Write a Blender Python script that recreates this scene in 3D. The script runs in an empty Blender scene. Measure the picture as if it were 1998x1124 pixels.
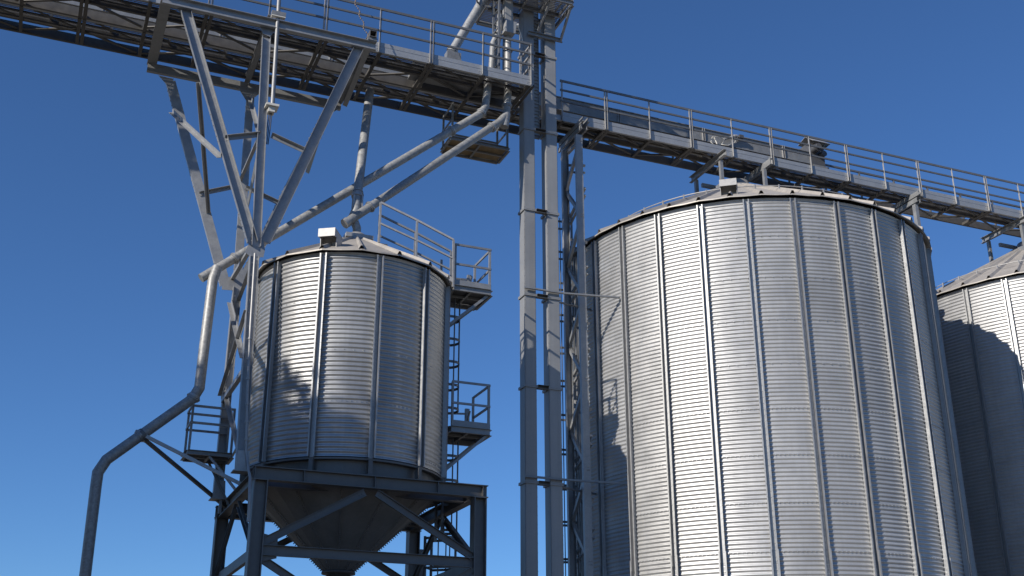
import bpy, math, random
from mathutils import Vector, Matrix

# ------------------------------------------------------------------ camera, sky, sun, exposure
# World axes: X runs along the conveyor gantries, Y away from the camera across them, Z up.
# The camera eye is the origin; the yard lies 1.7 m below it.
scene = bpy.context.scene
GROUND = -1.7
R = math.radians
cam_data = bpy.data.cameras.new('camera')
cam_data.sensor_width = 36.0
cam_data.lens = 2270.0 / 1998.0 * 36.0
cam_data.clip_start = 0.1
cam_data.clip_end = 3000.0
cam = bpy.data.objects.new('camera', cam_data)
scene.collection.objects.link(cam)
cam.location = (0, 0, 0)
cam.rotation_euler = (R(90 + 21.6), 0, R(-22.6))
scene.camera = cam

SUN_EL = 27.5
SUN_AZ = 21.0                       # the sun stands towards (-cos az, -sin az)
sun_dir = Vector((-math.cos(R(SUN_EL)) * math.cos(R(SUN_AZ)), -math.cos(R(SUN_EL)) * math.sin(R(SUN_AZ)), math.sin(R(SUN_EL))))
world = bpy.data.worlds.new('World')
scene.world = world
world.use_nodes = True
wn = world.node_tree.nodes
sky = wn.new('ShaderNodeTexSky')
sky.sky_type = 'NISHITA'
sky.sun_disc = False
sky.sun_elevation = R(SUN_EL)
sky.sun_rotation = math.atan2(sun_dir.x, sun_dir.y)
sky.altitude = 0
sky.air_density = 0.9
sky.dust_density = 0.0
sky.ozone_density = 10.0
world.node_tree.links.new(sky.outputs['Color'], wn['Background'].inputs['Color'])
wn['Background'].inputs['Strength'].default_value = 0.108
sl = bpy.data.lights.new('sun', 'SUN')
sl.energy = 5.0
sl.angle = R(0.5)
sl.color = (1.0, 0.93, 0.83)
so = bpy.data.objects.new('sun', sl)
scene.collection.objects.link(so)
so.rotation_euler = sun_dir.to_track_quat('Z', 'Y').to_euler()
scene.view_settings.view_transform = 'Standard'
scene.view_settings.look = 'None'
scene.view_settings.gamma = 1.0
scene.view_settings.use_curve_mapping = False
scene.view_settings.exposure = 0.18

rnd = random.Random(7)

# ------------------------------------------------------------------ materials
def new_mat(name):
    m = bpy.data.materials.new(name)
    m.use_nodes = True
    nt = m.node_tree
    return m, nt, nt.nodes['Principled BSDF']

def steel(name, col, metallic, rough, var=0.12, scale=6.0, spangle=0.0, streak=0.0, bump=0.0, sheets=None):
    m, nt, b = new_mat(name)
    N, L = nt.nodes.new, nt.links.new
    tc = N('ShaderNodeTexCoord')
    oi = N('ShaderNodeObjectInfo')
    no = N('ShaderNodeTexNoise')
    no.inputs['Scale'].default_value = scale
    no.inputs['Detail'].default_value = 6
    no.inputs['Roughness'].default_value = 0.62
    L(tc.outputs['Object'], no.inputs['Vector'])
    ramp = N('ShaderNodeMapRange')
    ramp.inputs['From Min'].default_value = 0.3
    ramp.inputs['From Max'].default_value = 0.7
    ramp.inputs['To Min'].default_value = 1 - var
    ramp.inputs['To Max'].default_value = 1 + var
    L(no.outputs['Fac'], ramp.inputs['Value'])
    fac = ramp.outputs['Result']
    def mul(a, bsock):
        k = N('ShaderNodeMath'); k.operation = 'MULTIPLY'
        L(a, k.inputs[0]); L(bsock, k.inputs[1]); return k.outputs[0]
    def rng(sock, lo, hi, f0=0.0, f1=1.0):
        k = N('ShaderNodeMapRange')
        k.inputs['From Min'].default_value = f0; k.inputs['From Max'].default_value = f1
        k.inputs['To Min'].default_value = lo; k.inputs['To Max'].default_value = hi
        L(sock, k.inputs['Value']); return k.outputs['Result']
    fac = mul(fac, rng(oi.outputs['Random'], 0.93, 1.07))
    if spangle:
        v = N('ShaderNodeTexVoronoi'); v.inputs['Scale'].default_value = 28
        L(tc.outputs['Object'], v.inputs['Vector'])
        sp = N('ShaderNodeSeparateColor'); L(v.outputs['Color'], sp.inputs['Color'])
        fac = mul(fac, rng(sp.outputs['Red'], 1 - spangle, 1 + spangle))
    if streak:
        mp = N('ShaderNodeMapping'); mp.inputs['Scale'].default_value = (9, 9, 0.35)
        L(tc.outputs['Object'], mp.inputs['Vector'])
        n2 = N('ShaderNodeTexNoise'); n2.inputs['Scale'].default_value = 1.0; n2.inputs['Detail'].default_value = 4
        L(mp.outputs['Vector'], n2.inputs['Vector'])
        fac = mul(fac, rng(n2.outputs['Fac'], 1 - streak, 1 + streak, 0.32, 0.68))
    if sheets:                          # every rolled sheet of a silo wall has a tone of its own
        nsh, ph, z0_, hz = sheets
        sx = N('ShaderNodeSeparateXYZ'); L(tc.outputs['Object'], sx.inputs['Vector'])
        def mth(op, a_, b_):
            k = N('ShaderNodeMath'); k.operation = op
            for i_, q_ in enumerate((a_, b_)):
                if isinstance(q_, (int, float)): k.inputs[i_].default_value = q_
                else: L(q_, k.inputs[i_])
            return k.outputs[0]
        an = mth('ARCTAN2', sx.outputs['Y'], sx.outputs['X'])
        ca = mth('FLOOR', mth('MULTIPLY', mth('SUBTRACT', an, ph), nsh / (2 * math.pi)), 0)
        cz = mth('FLOOR', mth('DIVIDE', mth('SUBTRACT', sx.outputs['Z'], z0_), hz), 0)
        cb = N('ShaderNodeCombineXYZ'); L(ca, cb.inputs[0]); L(cz, cb.inputs[1])
        wnz = N('ShaderNodeTexWhiteNoise'); wnz.noise_dimensions = '2D'; L(cb.outputs[0], wnz.inputs['Vector'])
        fac = mul(fac, rng(wnz.outputs['Value'], 0.94, 1.06))
    cm = N('ShaderNodeMixRGB'); cm.blend_type = 'MULTIPLY'; cm.inputs[0].default_value = 1
    cm.inputs[1].default_value = (*col, 1)
    L(fac, cm.inputs[2])
    L(cm.outputs[0], b.inputs['Base Color'])
    b.inputs['Metallic'].default_value = metallic
    L(rng(no.outputs['Fac'], rough - 0.07, rough + 0.09, 0.3, 0.7), b.inputs['Roughness'])
    if bump:
        bp = N('ShaderNodeBump'); bp.inputs['Strength'].default_value = bump; bp.inputs['Distance'].default_value = 0.012
        n3 = N('ShaderNodeTexNoise'); n3.inputs['Scale'].default_value = 3.0; n3.inputs['Detail'].default_value = 2
        L(tc.outputs['Object'], n3.inputs['Vector'])
        L(n3.outputs['Fac'], bp.inputs['Height']); L(bp.outputs['Normal'], b.inputs['Normal'])
    return m

M_WALL = steel('galvanised_wall_sheet', (0.49, 0.493, 0.495), 0.64, 0.46, 0.05, 1.3, 0.02, 0.035, 0.22, (28, math.radians(-109.4), 11.995 + 1.7, 1.12))
M_WALL_SMALL = steel('galvanised_wall_sheet_small_silo', (0.42, 0.424, 0.427), 0.74, 0.44, 0.07, 1.3, 0.02, 0.06, 0.30, (11.5, math.radians(-90.5), 8.92 - 5.13, 1.12))
M_STAVE = steel('galvanised_stiffener', (0.33, 0.335, 0.34), 0.50, 0.46, 0.10, 7, 0.05)
M_ROOF = steel('weathered_roof_sheet', (0.365, 0.34, 0.31), 0.22, 0.55, 0.08, 2.0, 0.02, 0.06)
M_GANTRY = steel('dull_galvanised_gantry_steel', (0.25, 0.255, 0.26), 0.40, 0.50, 0.12, 5, 0.05)
M_UNDER = steel('dark_underside_steel', (0.095, 0.09, 0.084), 0.25, 0.55, 0.15, 5, 0.05)  # darker, browner base colour for the gantry's inner beams, cross members and diagonals
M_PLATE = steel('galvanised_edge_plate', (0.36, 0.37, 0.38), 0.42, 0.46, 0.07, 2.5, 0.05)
M_RAIL = steel('railing_steel', (0.15, 0.155, 0.16), 0.35, 0.50, 0.10, 8)
M_POST = steel('galvanised_post', (0.34, 0.335, 0.33), 0.35, 0.48, 0.10, 8, 0.04)
M_TOWER = steel('galvanised_tower_steel', (0.30, 0.305, 0.31), 0.45, 0.46, 0.10, 5, 0.05)
M_PIPE = steel('spangled_galvanised_pipe', (0.27, 0.272, 0.27), 0.30, 0.52, 0.20, 9, 0.14)
M_CASING = steel('elevator_casing_sheet', (0.285, 0.288, 0.29), 0.28, 0.52, 0.08, 1.2, 0.02, 0.05)
M_FRAME = steel('hot_rolled_frame_steel', (0.13, 0.127, 0.125), 0.30, 0.50, 0.14, 4)
M_DARK = steel('dark_steel_sheet', (0.10, 0.10, 0.105), 0.30, 0.55, 0.12, 4)
M_HOPPER = steel('hopper_sheet', (0.21, 0.20, 0.19), 0.32, 0.50, 0.15, 2.2, 0.03)
M_BOX = steel('pale_box_enamel', (0.62, 0.60, 0.55), 0.0, 0.50, 0.08, 9)
M_PLY = steel('brown_plywood', (0.30, 0.21, 0.11), 0.0, 0.7, 0.25, 5)
M_RUBBER = steel('black_rubber', (0.02, 0.02, 0.02), 0.0, 0.6, 0.1, 5)
M_CABLE = steel('pale_cable', (0.55, 0.53, 0.48), 0.0, 0.5, 0.1, 5)
M_RUST = steel('rusty_chain', (0.16, 0.13, 0.11), 0.2, 0.7, 0.3, 20)

def grating_mat():
    m, nt, b = new_mat('perforated_grating')
    N, L = nt.nodes.new, nt.links.new
    b.inputs['Base Color'].default_value = (0.34, 0.34, 0.34, 1)
    b.inputs['Metallic'].default_value = 0.4
    b.inputs['Roughness'].default_value = 0.5
    tc = N('ShaderNodeTexCoord')
    sp = N('ShaderNodeSeparateXYZ'); L(tc.outputs['Object'], sp.inputs['Vector'])
    outs = []
    for ax, pitch, bar in (('X', 0.034, 0.24), ('Y', 0.075, 0.24)):
        d = N('ShaderNodeMath'); d.operation = 'DIVIDE'; d.inputs[1].default_value = pitch
        L(sp.outputs[ax], d.inputs[0])
        fr = N('ShaderNodeMath'); fr.operation = 'FRACT'; L(d.outputs[0], fr.inputs[0])
        g = N('ShaderNodeMath'); g.operation = 'GREATER_THAN'; g.inputs[1].default_value = bar
        L(fr.outputs[0], g.inputs[0]); outs.append(g.outputs[0])
    mu = N('ShaderNodeMath'); mu.operation = 'MULTIPLY'; L(outs[0], mu.inputs[0]); L(outs[1], mu.inputs[1])
    tr = N('ShaderNodeBsdfTransparent')
    mx = N('ShaderNodeMixShader')
    L(mu.outputs[0], mx.inputs[0]); L(b.outputs[0], mx.inputs[1]); L(tr.outputs[0], mx.inputs[2])
    L(mx.outputs[0], nt.nodes['Material Output'].inputs['Surface'])
    return m
M_GRATE = grating_mat()

def ground_mat():
    m, nt, b = new_mat('gravel_yard')
    N, L = nt.nodes.new, nt.links.new
    tc = N('ShaderNodeTexCoord')
    n1 = N('ShaderNodeTexNoise'); n1.inputs['Scale'].default_value = 0.12; n1.inputs['Detail'].default_value = 8
    n2 = N('ShaderNodeTexNoise'); n2.inputs['Scale'].default_value = 18; n2.inputs['Detail'].default_value = 4
    L(tc.outputs['Object'], n1.inputs['Vector']); L(tc.outputs['Object'], n2.inputs['Vector'])
    r = N('ShaderNodeValToRGB')
    r.color_ramp.elements[0].position = 0.42; r.color_ramp.elements[0].color = (0.13, 0.115, 0.085, 1)
    r.color_ramp.elements[1].position = 0.60; r.color_ramp.elements[1].color = (0.23, 0.205, 0.17, 1)
    L(n1.outputs['Fac'], r.inputs[0])
    mx = N('ShaderNodeMixRGB'); mx.blend_type = 'MULTIPLY'; mx.inputs[0].default_value = 0.3
    L(r.outputs[0], mx.inputs[1]); L(n2.outputs['Color'], mx.inputs[2])
    L(mx.outputs[0], b.inputs['Base Color']); b.inputs['Roughness'].default_value = 0.95
    return m

def plain(name, col, rough=0.8, var=0.3, scale=4):
    return steel(name, col, 0.0, rough, var, scale)
M_BARK = plain('bark', (0.10, 0.075, 0.055))
M_LEAF = plain('leaves', (0.06, 0.10, 0.03), 0.6, 0.4, 1.5)

# ------------------------------------------------------------------ mesh helpers
def V(*a):
    return Vector(a if len(a) > 1 else a[0])

class MB:
    def __init__(s):
        s.v = []; s.f = []; s.sm = []
    def add(s, verts, faces, smooth=False):
        o = len(s.v)
        s.v.extend(Vector(p) for p in verts)
        for fc in faces:
            s.f.append([i + o for i in fc]); s.sm.append(smooth)
        return s
    def frame(s, p0, p1, up):
        p0, p1 = V(p0), V(p1)
        d = (p1 - p0)
        d.normalize()
        up = V(up)
        if abs(d.dot(up.normalized())) > 0.995:
            up = Vector((0, 1, 0)) if abs(d.y) < 0.9 else Vector((1, 0, 0))
        a = d.cross(up); a.normalize()
        n = a.cross(d); n.normalize()
        return p0, p1, a, n
    def prof(s, p0, p1, pts, up=(0, 0, 1)):
        """sweep a closed outline (side, up) from p0 to p1"""
        p0, p1, a, n = s.frame(p0, p1, up)
        k = len(pts)
        vs = [p0 + a * x + n * y for x, y in pts] + [p1 + a * x + n * y for x, y in pts]
        fs = [[i, (i + 1) % k, k + (i + 1) % k, k + i] for i in range(k)]
        fs += [list(range(k - 1, -1, -1)), list(range(k, 2 * k))]
        return s.add(vs, fs)
    def bar(s, p0, p1, w, h=None, up=(0, 0, 1)):
        h = w if h is None else h
        return s.prof(p0, p1, [(-w/2, -h/2), (w/2, -h/2), (w/2, h/2), (-w/2, h/2)], up)
    def chan(s, p0, p1, w, h, t=0.012, up=(0, 0, 1), flip=False):
        """C channel: web of height h, flanges of width w to one side"""
        q = [(0, -h/2), (w, -h/2), (w, -h/2 + t), (t, -h/2 + t), (t, h/2 - t), (w, h/2 - t), (w, h/2), (0, h/2)]
        if flip: q = [(-x, y) for x, y in q][::-1]
        return s.prof(p0, p1, q, up)
    def ang(s, p0, p1, w, t=0.01, up=(0, 0, 1), flip=False):
        q = [(0, 0), (w, 0), (w, t), (t, t), (t, w), (0, w)]
        if flip: q = [(-x, y) for x, y in q][::-1]
        return s.prof(p0, p1, q, up)
    def ibeam(s, p0, p1, w, h, tw=0.014, tf=0.018, up=(0, 0, 1)):
        q = [(-w/2, -h/2), (w/2, -h/2), (w/2, -h/2 + tf), (tw/2, -h/2 + tf), (tw/2, h/2 - tf), (w/2, h/2 - tf),
             (w/2, h/2), (-w/2, h/2), (-w/2, h/2 - tf), (-tw/2, h/2 - tf), (-tw/2, -h/2 + tf), (-w/2, -h/2 + tf)]
        return s.prof(p0, p1, q, up)
    def box(s, lo, hi):
        x0, y0, z0 = lo; x1, y1, z1 = hi
        vs = [(x0, y0, z0), (x1, y0, z0), (x1, y1, z0), (x0, y1, z0), (x0, y0, z1), (x1, y0, z1), (x1, y1, z1), (x0, y1, z1)]
        return s.add(vs, [[3, 2, 1, 0], [4, 5, 6, 7], [0, 1, 5, 4], [1, 2, 6, 5], [2, 3, 7, 6], [3, 0, 4, 7]])
    def plate(s, pts, th):
        """flat polygon with thickness th along its normal"""
        pts = [V(p) for p in pts]
        n = (pts[1] - pts[0]).cross(pts[2] - pts[1]); n.normalize()
        k = len(pts)
        vs = [p - n * th/2 for p in pts] + [p + n * th/2 for p in pts]
        fs = [list(range(k - 1, -1, -1)), list(range(k, 2 * k))] + [[i, (i + 1) % k, k + (i + 1) % k, k + i] for i in range(k)]
        return s.add(vs, fs)
    def tube(s, pts, r, n=16, caps=True):
        pts = [V(p) for p in pts]
        rs = r if isinstance(r, (list, tuple)) else [r] * len(pts)
        dirs = [(pts[i + 1] - pts[i]).normalized() for i in range(len(pts) - 1)]
        ref = Vector((0.31, 0.87, 0.38))
        a = dirs[0].cross(ref).normalized()
        rings = []
        for i, p in enumerate(pts):
            if i == 0: t = dirs[0]; m = 1
            elif i == len(pts) - 1: t = dirs[-1]; m = 1
            else:
                t = (dirs[i - 1] + dirs[i]).normalized(); m = 1
            a = (a - t * a.dot(t)).normalized()
            b = t.cross(a)
            ring = []
            for k in range(n):
                an = 2 * math.pi * k / n
                ring.append(p + (a * math.cos(an) + b * math.sin(an)) * rs[i] * m)
            if 0 < i < len(pts) - 1:      # mitre: slide the ring points along the incoming direction onto the mitre plane
                d = dirs[i - 1]
                ring2 = []
                aa = (a - d * a.dot(d)).normalized(); bb = d.cross(aa)
                for k in range(n):
                    an = 2 * math.pi * k / n
                    q = p + (aa * math.cos(an) + bb * math.sin(an)) * rs[i]
                    w = (p - q).dot(t) / max(0.2, d.dot(t))
                    ring2.append(q + d * w)
                ring = ring2
            rings.append(ring)
        vs = [q for rg in rings for q in rg]
        fs = []
        for i in range(len(pts) - 1):
            for k in range(n):
                fs.append([i * n + k, i * n + (k + 1) % n, (i + 1) * n + (k + 1) % n, (i + 1) * n + k])
        s.add(vs, fs, True)
        if caps:
            s.add(rings[0], [list(range(n - 1, -1, -1))]); s.add(rings[-1], [list(range(n))])
        return s
    def ring(s, p0, p1, r0, r1, n=20):
        """a collar: a short open ring of inner radius r0 and outer radius r1"""
        p0, p1, a, b = s.frame(p0, p1, (0.31, 0.87, 0.38))
        vs = []
        for p in (p0, p1):
            for r in (r0, r1):
                for k in range(n):
                    an = 2 * math.pi * k / n
                    vs.append(p + (a * math.cos(an) + b * math.sin(an)) * r)
        fs = []
        for k in range(n):
            k2 = (k + 1) % n
            fs += [[k, k2, n + k2, n + k], [2*n + k, 3*n + k, 3*n + k2, 2*n + k2], [n + k, n + k2, 3*n + k2, 3*n + k]]
        return s.add(vs, fs)
    def lathe(s, cx, cy, rz, n=48, smooth=True, ang0=0.0):
        vs = []
        for r, z in rz:
            for k in range(n):
                an = ang0 + 2 * math.pi * k / n
                vs.append((cx + r * math.cos(an), cy + r * math.sin(an), z))
        fs = []
        for i in range(len(rz) - 1):
            for k in range(n):
                fs.append([i*n + k, i*n + (k+1) % n, (i+1)*n + (k+1) % n, (i+1)*n + k])
        return s.add(vs, fs, smooth)
    def bolt(s, p, d, r=0.016, h=0.014):
        d = V(d).normalized(); p = V(p)
        a = d.cross(Vector((0, 0, 1)))
        if a.length < 0.1: a = Vector((1, 0, 0))
        a.normalize(); b = d.cross(a)
        vs = [p + (a * math.cos(k * math.pi/3) + b * math.sin(k * math.pi/3)) * r for k in range(6)]
        vs += [p + d * h + (a * math.cos(k * math.pi/3) + b * math.sin(k * math.pi/3)) * r * 0.75 for k in range(6)]
        fs = [[k, (k+1) % 6, 6 + (k+1) % 6, 6 + k] for k in range(6)] + [[6, 7, 8, 9, 10, 11]]
        return s.add(vs, fs)
    def build(s, name, mat, parent=None):
        off = Vector((0, 0, 0))
        if parent is not None:
            o = parent
            while o is not None:
                off += Vector(o.location); o = o.parent
        me = bpy.data.meshes.new(name)
        me.from_pydata([tuple(p - off) for p in s.v], [], s.f)
        me.polygons.foreach_set('use_smooth', s.sm)
        me.materials.append(mat)
        me.update()
        ob = bpy.data.objects.new(name, me)
        scene.collection.objects.link(ob)
        if parent is not None: ob.parent = parent
        return ob

def tag(o, label=None, cat=None, group=None, kind=None):
    if label: o['label'] = label
    if cat: o['category'] = cat
    if group: o['group'] = group
    if kind: o['kind'] = kind
    return o

def thing(name, loc, label, cat, group=None):
    o = bpy.data.objects.new(name, None)
    scene.collection.objects.link(o)
    o.location = loc
    o.empty_display_size = 0.3
    return tag(o, label, cat, group)

def copy_tree(o, parent=None):
    c = o.copy(); scene.collection.objects.link(c)
    if parent is not None: c.parent = parent
    for ch in list(o.children): copy_tree(ch, c)
    return c

def lerp(a, b, t):
    return V(a) * (1 - t) + V(b) * t

def one(parent, name, mat, fn):
    m = MB(); fn(m); return m.build(name, mat, parent)

# ------------------------------------------------------------------ ground
g = MB()
g.add([(-900, -900, GROUND), (900, -900, GROUND), (900, 900, GROUND), (-900, 900, GROUND)], [[0, 1, 2, 3]])
tag(g.build('ground', ground_mat()), kind='structure')

# ------------------------------------------------------------------ silos
PITCH = 1.12 / 11
def corrugated(mb, cx, cy, r, z0, z1, n, amp=0.015, seg=6, phase=0.0):
    rows = int((z1 - z0) / PITCH * seg)
    prof = []
    for i in range(rows + 1):
        z = z0 + (z1 - z0) * i / rows
        prof.append((r + amp * math.cos(2 * math.pi * (z - phase) / PITCH), z))
    mb.lathe(cx, cy, prof, n)

def stave_mesh(z0, zs, z1, r):
    """an open channel standing on the wall, flanges outward with small lips; wider outer channel below the splice"""
    mb = MB()
    def ch(za, zb, w, r0, r1, lip, t=0.007):
        q = [(-w, r1), (-w, r0), (w, r0), (w, r1), (w + lip, r1), (w + lip, r1 - t), (w + t, r1 - t), (w + t, r0 - t), (-w - t, r0 - t), (-w - t, r1 - t), (-w - lip, r1 - t), (-w - lip, r1)]
        vs = [(x_, y_, z) for z, in ((za,), (zb,)) for (y_, x_) in [(a, b) for a, b in q]]
        k = len(q)
        fs = [[i, (i+1) % k, k + (i+1) % k, k + i] for i in range(k)] + [list(range(k-1, -1, -1)), list(range(k, 2*k))]
        mb.add(vs, fs)
    ch(zs, z1, 0.048, r + 0.016, r + 0.112, 0.030)
    if zs > z0:
        ch(z0, zs + 0.25, 0.057, r + 0.012, r + 0.124, 0.036)
    z = z1 - 0.1
    while z > z0 + 0.1:
        for s_ in (-0.024, 0.024):
            mb.bolt((r + 0.016, s_, z), (1, 0, 0), 0.012, 0.012)
        for s_ in (-1, 1):
            mb.bolt((r + 0.112, s_ * 0.066, z), (1, 0, 0), 0.009, 0.006)
        z -= 0.15
    return mb

def roof_mesh(mb, cx, cy, r, z, slope, nrib, ang0, r_in, rib_h=0.095, rib_w=0.07):
    """flat sheets between raised seams"""
    zi = z + (r - r_in) * slope
    for k in range(nrib):
        a0 = ang0 + 2*math.pi*k/nrib; a1 = ang0 + 2*math.pi*(k+1)/nrib
        am = (a0 + a1)/2
        c = lambda a, rr, zz: (cx + rr*math.cos(a), cy + rr*math.sin(a), zz)
        rm = r * (math.cos((a1-a0)/2) + 1) / 2
        vs = [c(a0, r, z), c(am, rm, z - 0.012), c(a1, r, z), c(a1, r_in, zi), c(a0, r_in, zi),
              c(a0, r, z - 0.03), c(am, rm, z - 0.045), c(a1, r, z - 0.03), c(a1, r_in, zi - 0.02), c(a0, r_in, zi - 0.02)]
        mb.add(vs, [[0, 1, 2, 3, 4], [9, 8, 7, 6, 5], [5, 6, 1, 0], [6, 7, 2, 1]])
        # seam rib: tapered trapezoid
        t = Vector((-math.sin(a0), math.cos(a0), 0)); o = Vector(c(a0, r + 0.012, z - 0.01)); i = Vector(c(a0, r_in, zi)); up = Vector((0, 0, 1))
        w2 = rib_w * 0.6
        vs = [o - t*rib_w, o + t*rib_w, o + t*rib_w*0.35 + up*rib_h, o - t*rib_w*0.35 + up*rib_h,
              i - t*w2, i + t*w2, i + t*w2*0.3 + up*rib_h*0.6, i - t*w2*0.3 + up*rib_h*0.6]
        mb.add(vs, [[7, 6, 5, 4], [1, 5, 6, 2], [3, 2, 6, 7], [0, 3, 7, 4]])

def hood(root, cx, cy, ang, r, zroof, w, h, d, name='roof_vent'):
    """sheet-metal vent hood on the roof, open towards the eave"""
    mb = MB()
    ra = Vector((math.cos(ang), math.sin(ang), 0)); t = Vector((-math.sin(ang), math.cos(ang), 0)); up = Vector((0, 0, 1))
    b = Vector((cx, cy, 0)) + ra * r + up * zroof
    for s_ in (-1, 1):
        x = b + t * (s_ * w/2)
        pl = [x - up*0.05, x + up*h*0.55 + ra*0.02, x + ra*0.16 + up*h*0.5, x + ra*0.16 + up*h, x - ra*d + up*(h*0.98), x - ra*d + up*(h*0.3)]
        mb.plate(pl if s_ > 0 else pl[::-1], 0.012)
    f = b + ra*0.16
    mb.plate([f - t*w*0.53 + up*h*0.5, f + t*w*0.53 + up*h*0.5, f + t*w*0.53 + up*h, f - t*w*0.53 + up*h], 0.012)
    mb.plate([f - t*w*0.53 + up*(h + .008), f + t*w*0.53 + up*(h + .008), b - ra*d + t*w*0.53 + up*(h - .01), b - ra*d - t*w*0.53 + up*(h - .01)], 0.012)
    bk = b - ra*d*0.45
    mb.plate([bk - t*w*0.48 - up*0.02, bk + t*w*0.48 - up*0.02, bk + t*w*0.48 + up*h*0.95, bk - t*w*0.48 + up*h*0.95], 0.012)
    return mb.build(name, M_POST, root)

def bolt_rows(mb, cx, cy, r, zs, spacing, ang0, dense_below):
    for z in zs:
        sp = spacing if z > dense_below else spacing / 2
        n = int(2 * math.pi * r / sp)
        for k in range(n):
            a = ang0 + 2 * math.pi * k / n
            mb.bolt((cx + (r + 0.008)*math.cos(a), cy + (r + 0.008)*math.sin(a), z), (math.cos(a), math.sin(a), 0), 0.014, 0.015)

def big_silo(cx, cy, label):
    root = thing('grain_silo', (cx, cy, GROUND), label, 'silo', 'large corrugated grain silos')
    r, ze = 5.15, 13.1
    m = MB()
    corrugated(m, cx, cy, r, GROUND + 0.15, 13.06, 28 * 6)
    bolt_rows(m, cx, cy, r, [11.995 - 1.12*k for k in range(0, 12)], 0.205, R(-109.4 + 2), 7.9)
    wall = m.build('wall', M_WALL, root)
    sm = stave_mesh(GROUND + 0.15, 3.95, 13.0, r)
    proto = None
    for k in range(28):
        a = R(-109.4 + 360/28*k)
        if proto is None:
            proto = MB(); proto.v = [v + Vector((0, 0, -GROUND)) for v in sm.v]; proto.f = sm.f; proto.sm = sm.sm
            s = proto.build('stiffener', M_STAVE); s.parent = root; first = s
        else:
            s = first.copy(); scene.collection.objects.link(s); s.parent = root
        s.rotation_euler = (0, 0, a)
    m = MB()
    sl = 0.555
    roof_mesh(m, cx, cy, 5.31, ze, sl, 42, R(-109.4), 0.75)
    roof = m.build('roof', M_ROOF, root)
    m = MB(); m.lathe(cx, cy, [(0.78, ze + 4.50*sl), (0.78, ze + 4.56*sl + 0.06), (0.45, ze + 4.6*sl + 0.12), (0.40, ze + 4.6*sl + 0.38), (0.05, ze + 4.6*sl + 0.40)], 32)
    m.build('inlet_collar', M_POST, roof)
    # thin guard rail ring on short pegs
    m = MB()
    rr = 4.25; zz = ze + (5.31 - rr)*sl + 0.16; n = 84
    m.tube([(cx + rr*math.cos(2*math.pi*k/n), cy + rr*math.sin(2*math.pi*k/n), zz) for k in range(n + 1)], 0.014, 6, False)
    for k in range(42):
        a = R(-109.4) + 2*math.pi*k/42
        p = Vector((cx + rr*math.cos(a), cy + rr*math.sin(a), zz + 0.035))
        m.bar(p - Vector((0, 0, 0.24)), p, 0.035)
    m.build('guard_ring', M_POST, roof)
    for a, rv in ((-127, 4.62), (163, 4.55), (60, 4.5), (-20, 4.5)):
        hood(roof, cx, cy, R(a), rv, ze + (5.31 - rv)*sl, 0.42, 0.36, 0.40)
    m = MB(); m.lathe(cx, cy, [(5.33, GROUND), (5.33, GROUND + 0.2), (5.1, GROUND + 0.2)], 64, False)
    m.build('foundation_ring', plain('concrete', (0.32, 0.31, 0.29)), root)
    return root

silo_a = big_silo(18.55, 26.8, 'large sunlit corrugated steel silo next to the lattice tower and the elevator legs')
silo_b = copy_tree(silo_a)
silo_b.location = (30.3, 26.8, GROUND)
silo_b['label'] = 'large corrugated steel silo cut by the frame edge, half in the shadow of its neighbour'

# small hopper silo -------------------------------------------------
SX, SY = 6.32, 24.84
s_root = thing('hopper_silo', (SX, SY, 5.13), 'small hopper-bottomed corrugated silo standing on the dark steel frame', 'silo')
m = MB()
corrugated(m, SX, SY, 2.174, 5.52, 10.02, 132, 0.0155, 6, 0.03)
bolt_rows(m, SX, SY, 2.174, [8.92, 7.80, 6.68, 5.66], 0.2, R(-90.5 + 4), 7.0)
m.build('wall', M_WALL_SMALL, s_root)
sang = [-153.1, -121.8, -90.5, -59.2, -27.9] + [-27.9 + 29.26*k for k in range(1, 8)]
first = None
sm = stave_mesh(5.50, 5.50, 9.97, 2.174)
for a in sang[:12]:
    if first is None:
        mm = MB(); mm.v = [v - Vector((0, 0, 5.13)) for v in sm.v]; mm.f = sm.f; mm.sm = sm.sm
        s = first = mm.build('stiffener', M_STAVE); s.parent = s_root
    else:
        s = first.copy(); scene.collection.objects.link(s); s.parent = s_root
    s.rotation_euler = (0, 0, R(a))
m = MB(); roof_mesh(m, SX, SY, 2.33, 10.05, 0.565, 17, R(-101.2), 0.36, 0.085, 0.065)
s_roof = m.build('roof', M_ROOF, s_root)
m = MB()
m.lathe(SX, SY, [(0.36, 11.13), (0.36, 11.2), (0.30, 11.22)], 28)
m.box((SX - 0.33, SY - 0.33, 11.20), (SX + 0.33, SY + 0.33, 11.30))
m.lathe(SX, SY, [(0.26, 11.30), (0.25, 11.36), (0.17, 11.42), (0.155, 11.42)], 24)
m.build('inlet_collar', M_POST, s_roof)
hood(s_roof, SX, SY, R(-122), 1.98, 10.05 + 0.35*0.565, 0.36, 0.36, 0.38)
m = MB(); m.lathe(SX, SY, [(2.19, 5.50), (2.19, 5.46), (2.05, 5.46), (2.05, 5.16), (2.25, 5.16), (2.25, 5.135), (2.05, 5.135)], 72, False)
for a in sang[:12]:
    a = R(a)
    ra = Vector((math.cos(a), math.sin(a), 0)); c = Vector((SX, SY, 0)) + ra*2.18
    m.bar(c + Vector((0, 0, 5.14)), c + Vector((0, 0, 5.47)), 0.09, 0.11, up=ra)
m.build('skirt_ring', M_FRAME, s_root)
m = MB()
zo = 3.50
m.lathe(SX, SY, [(2.02, 5.18), (1.98, 5.06), (0.30, zo)], 24, False, R(-90))
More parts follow.
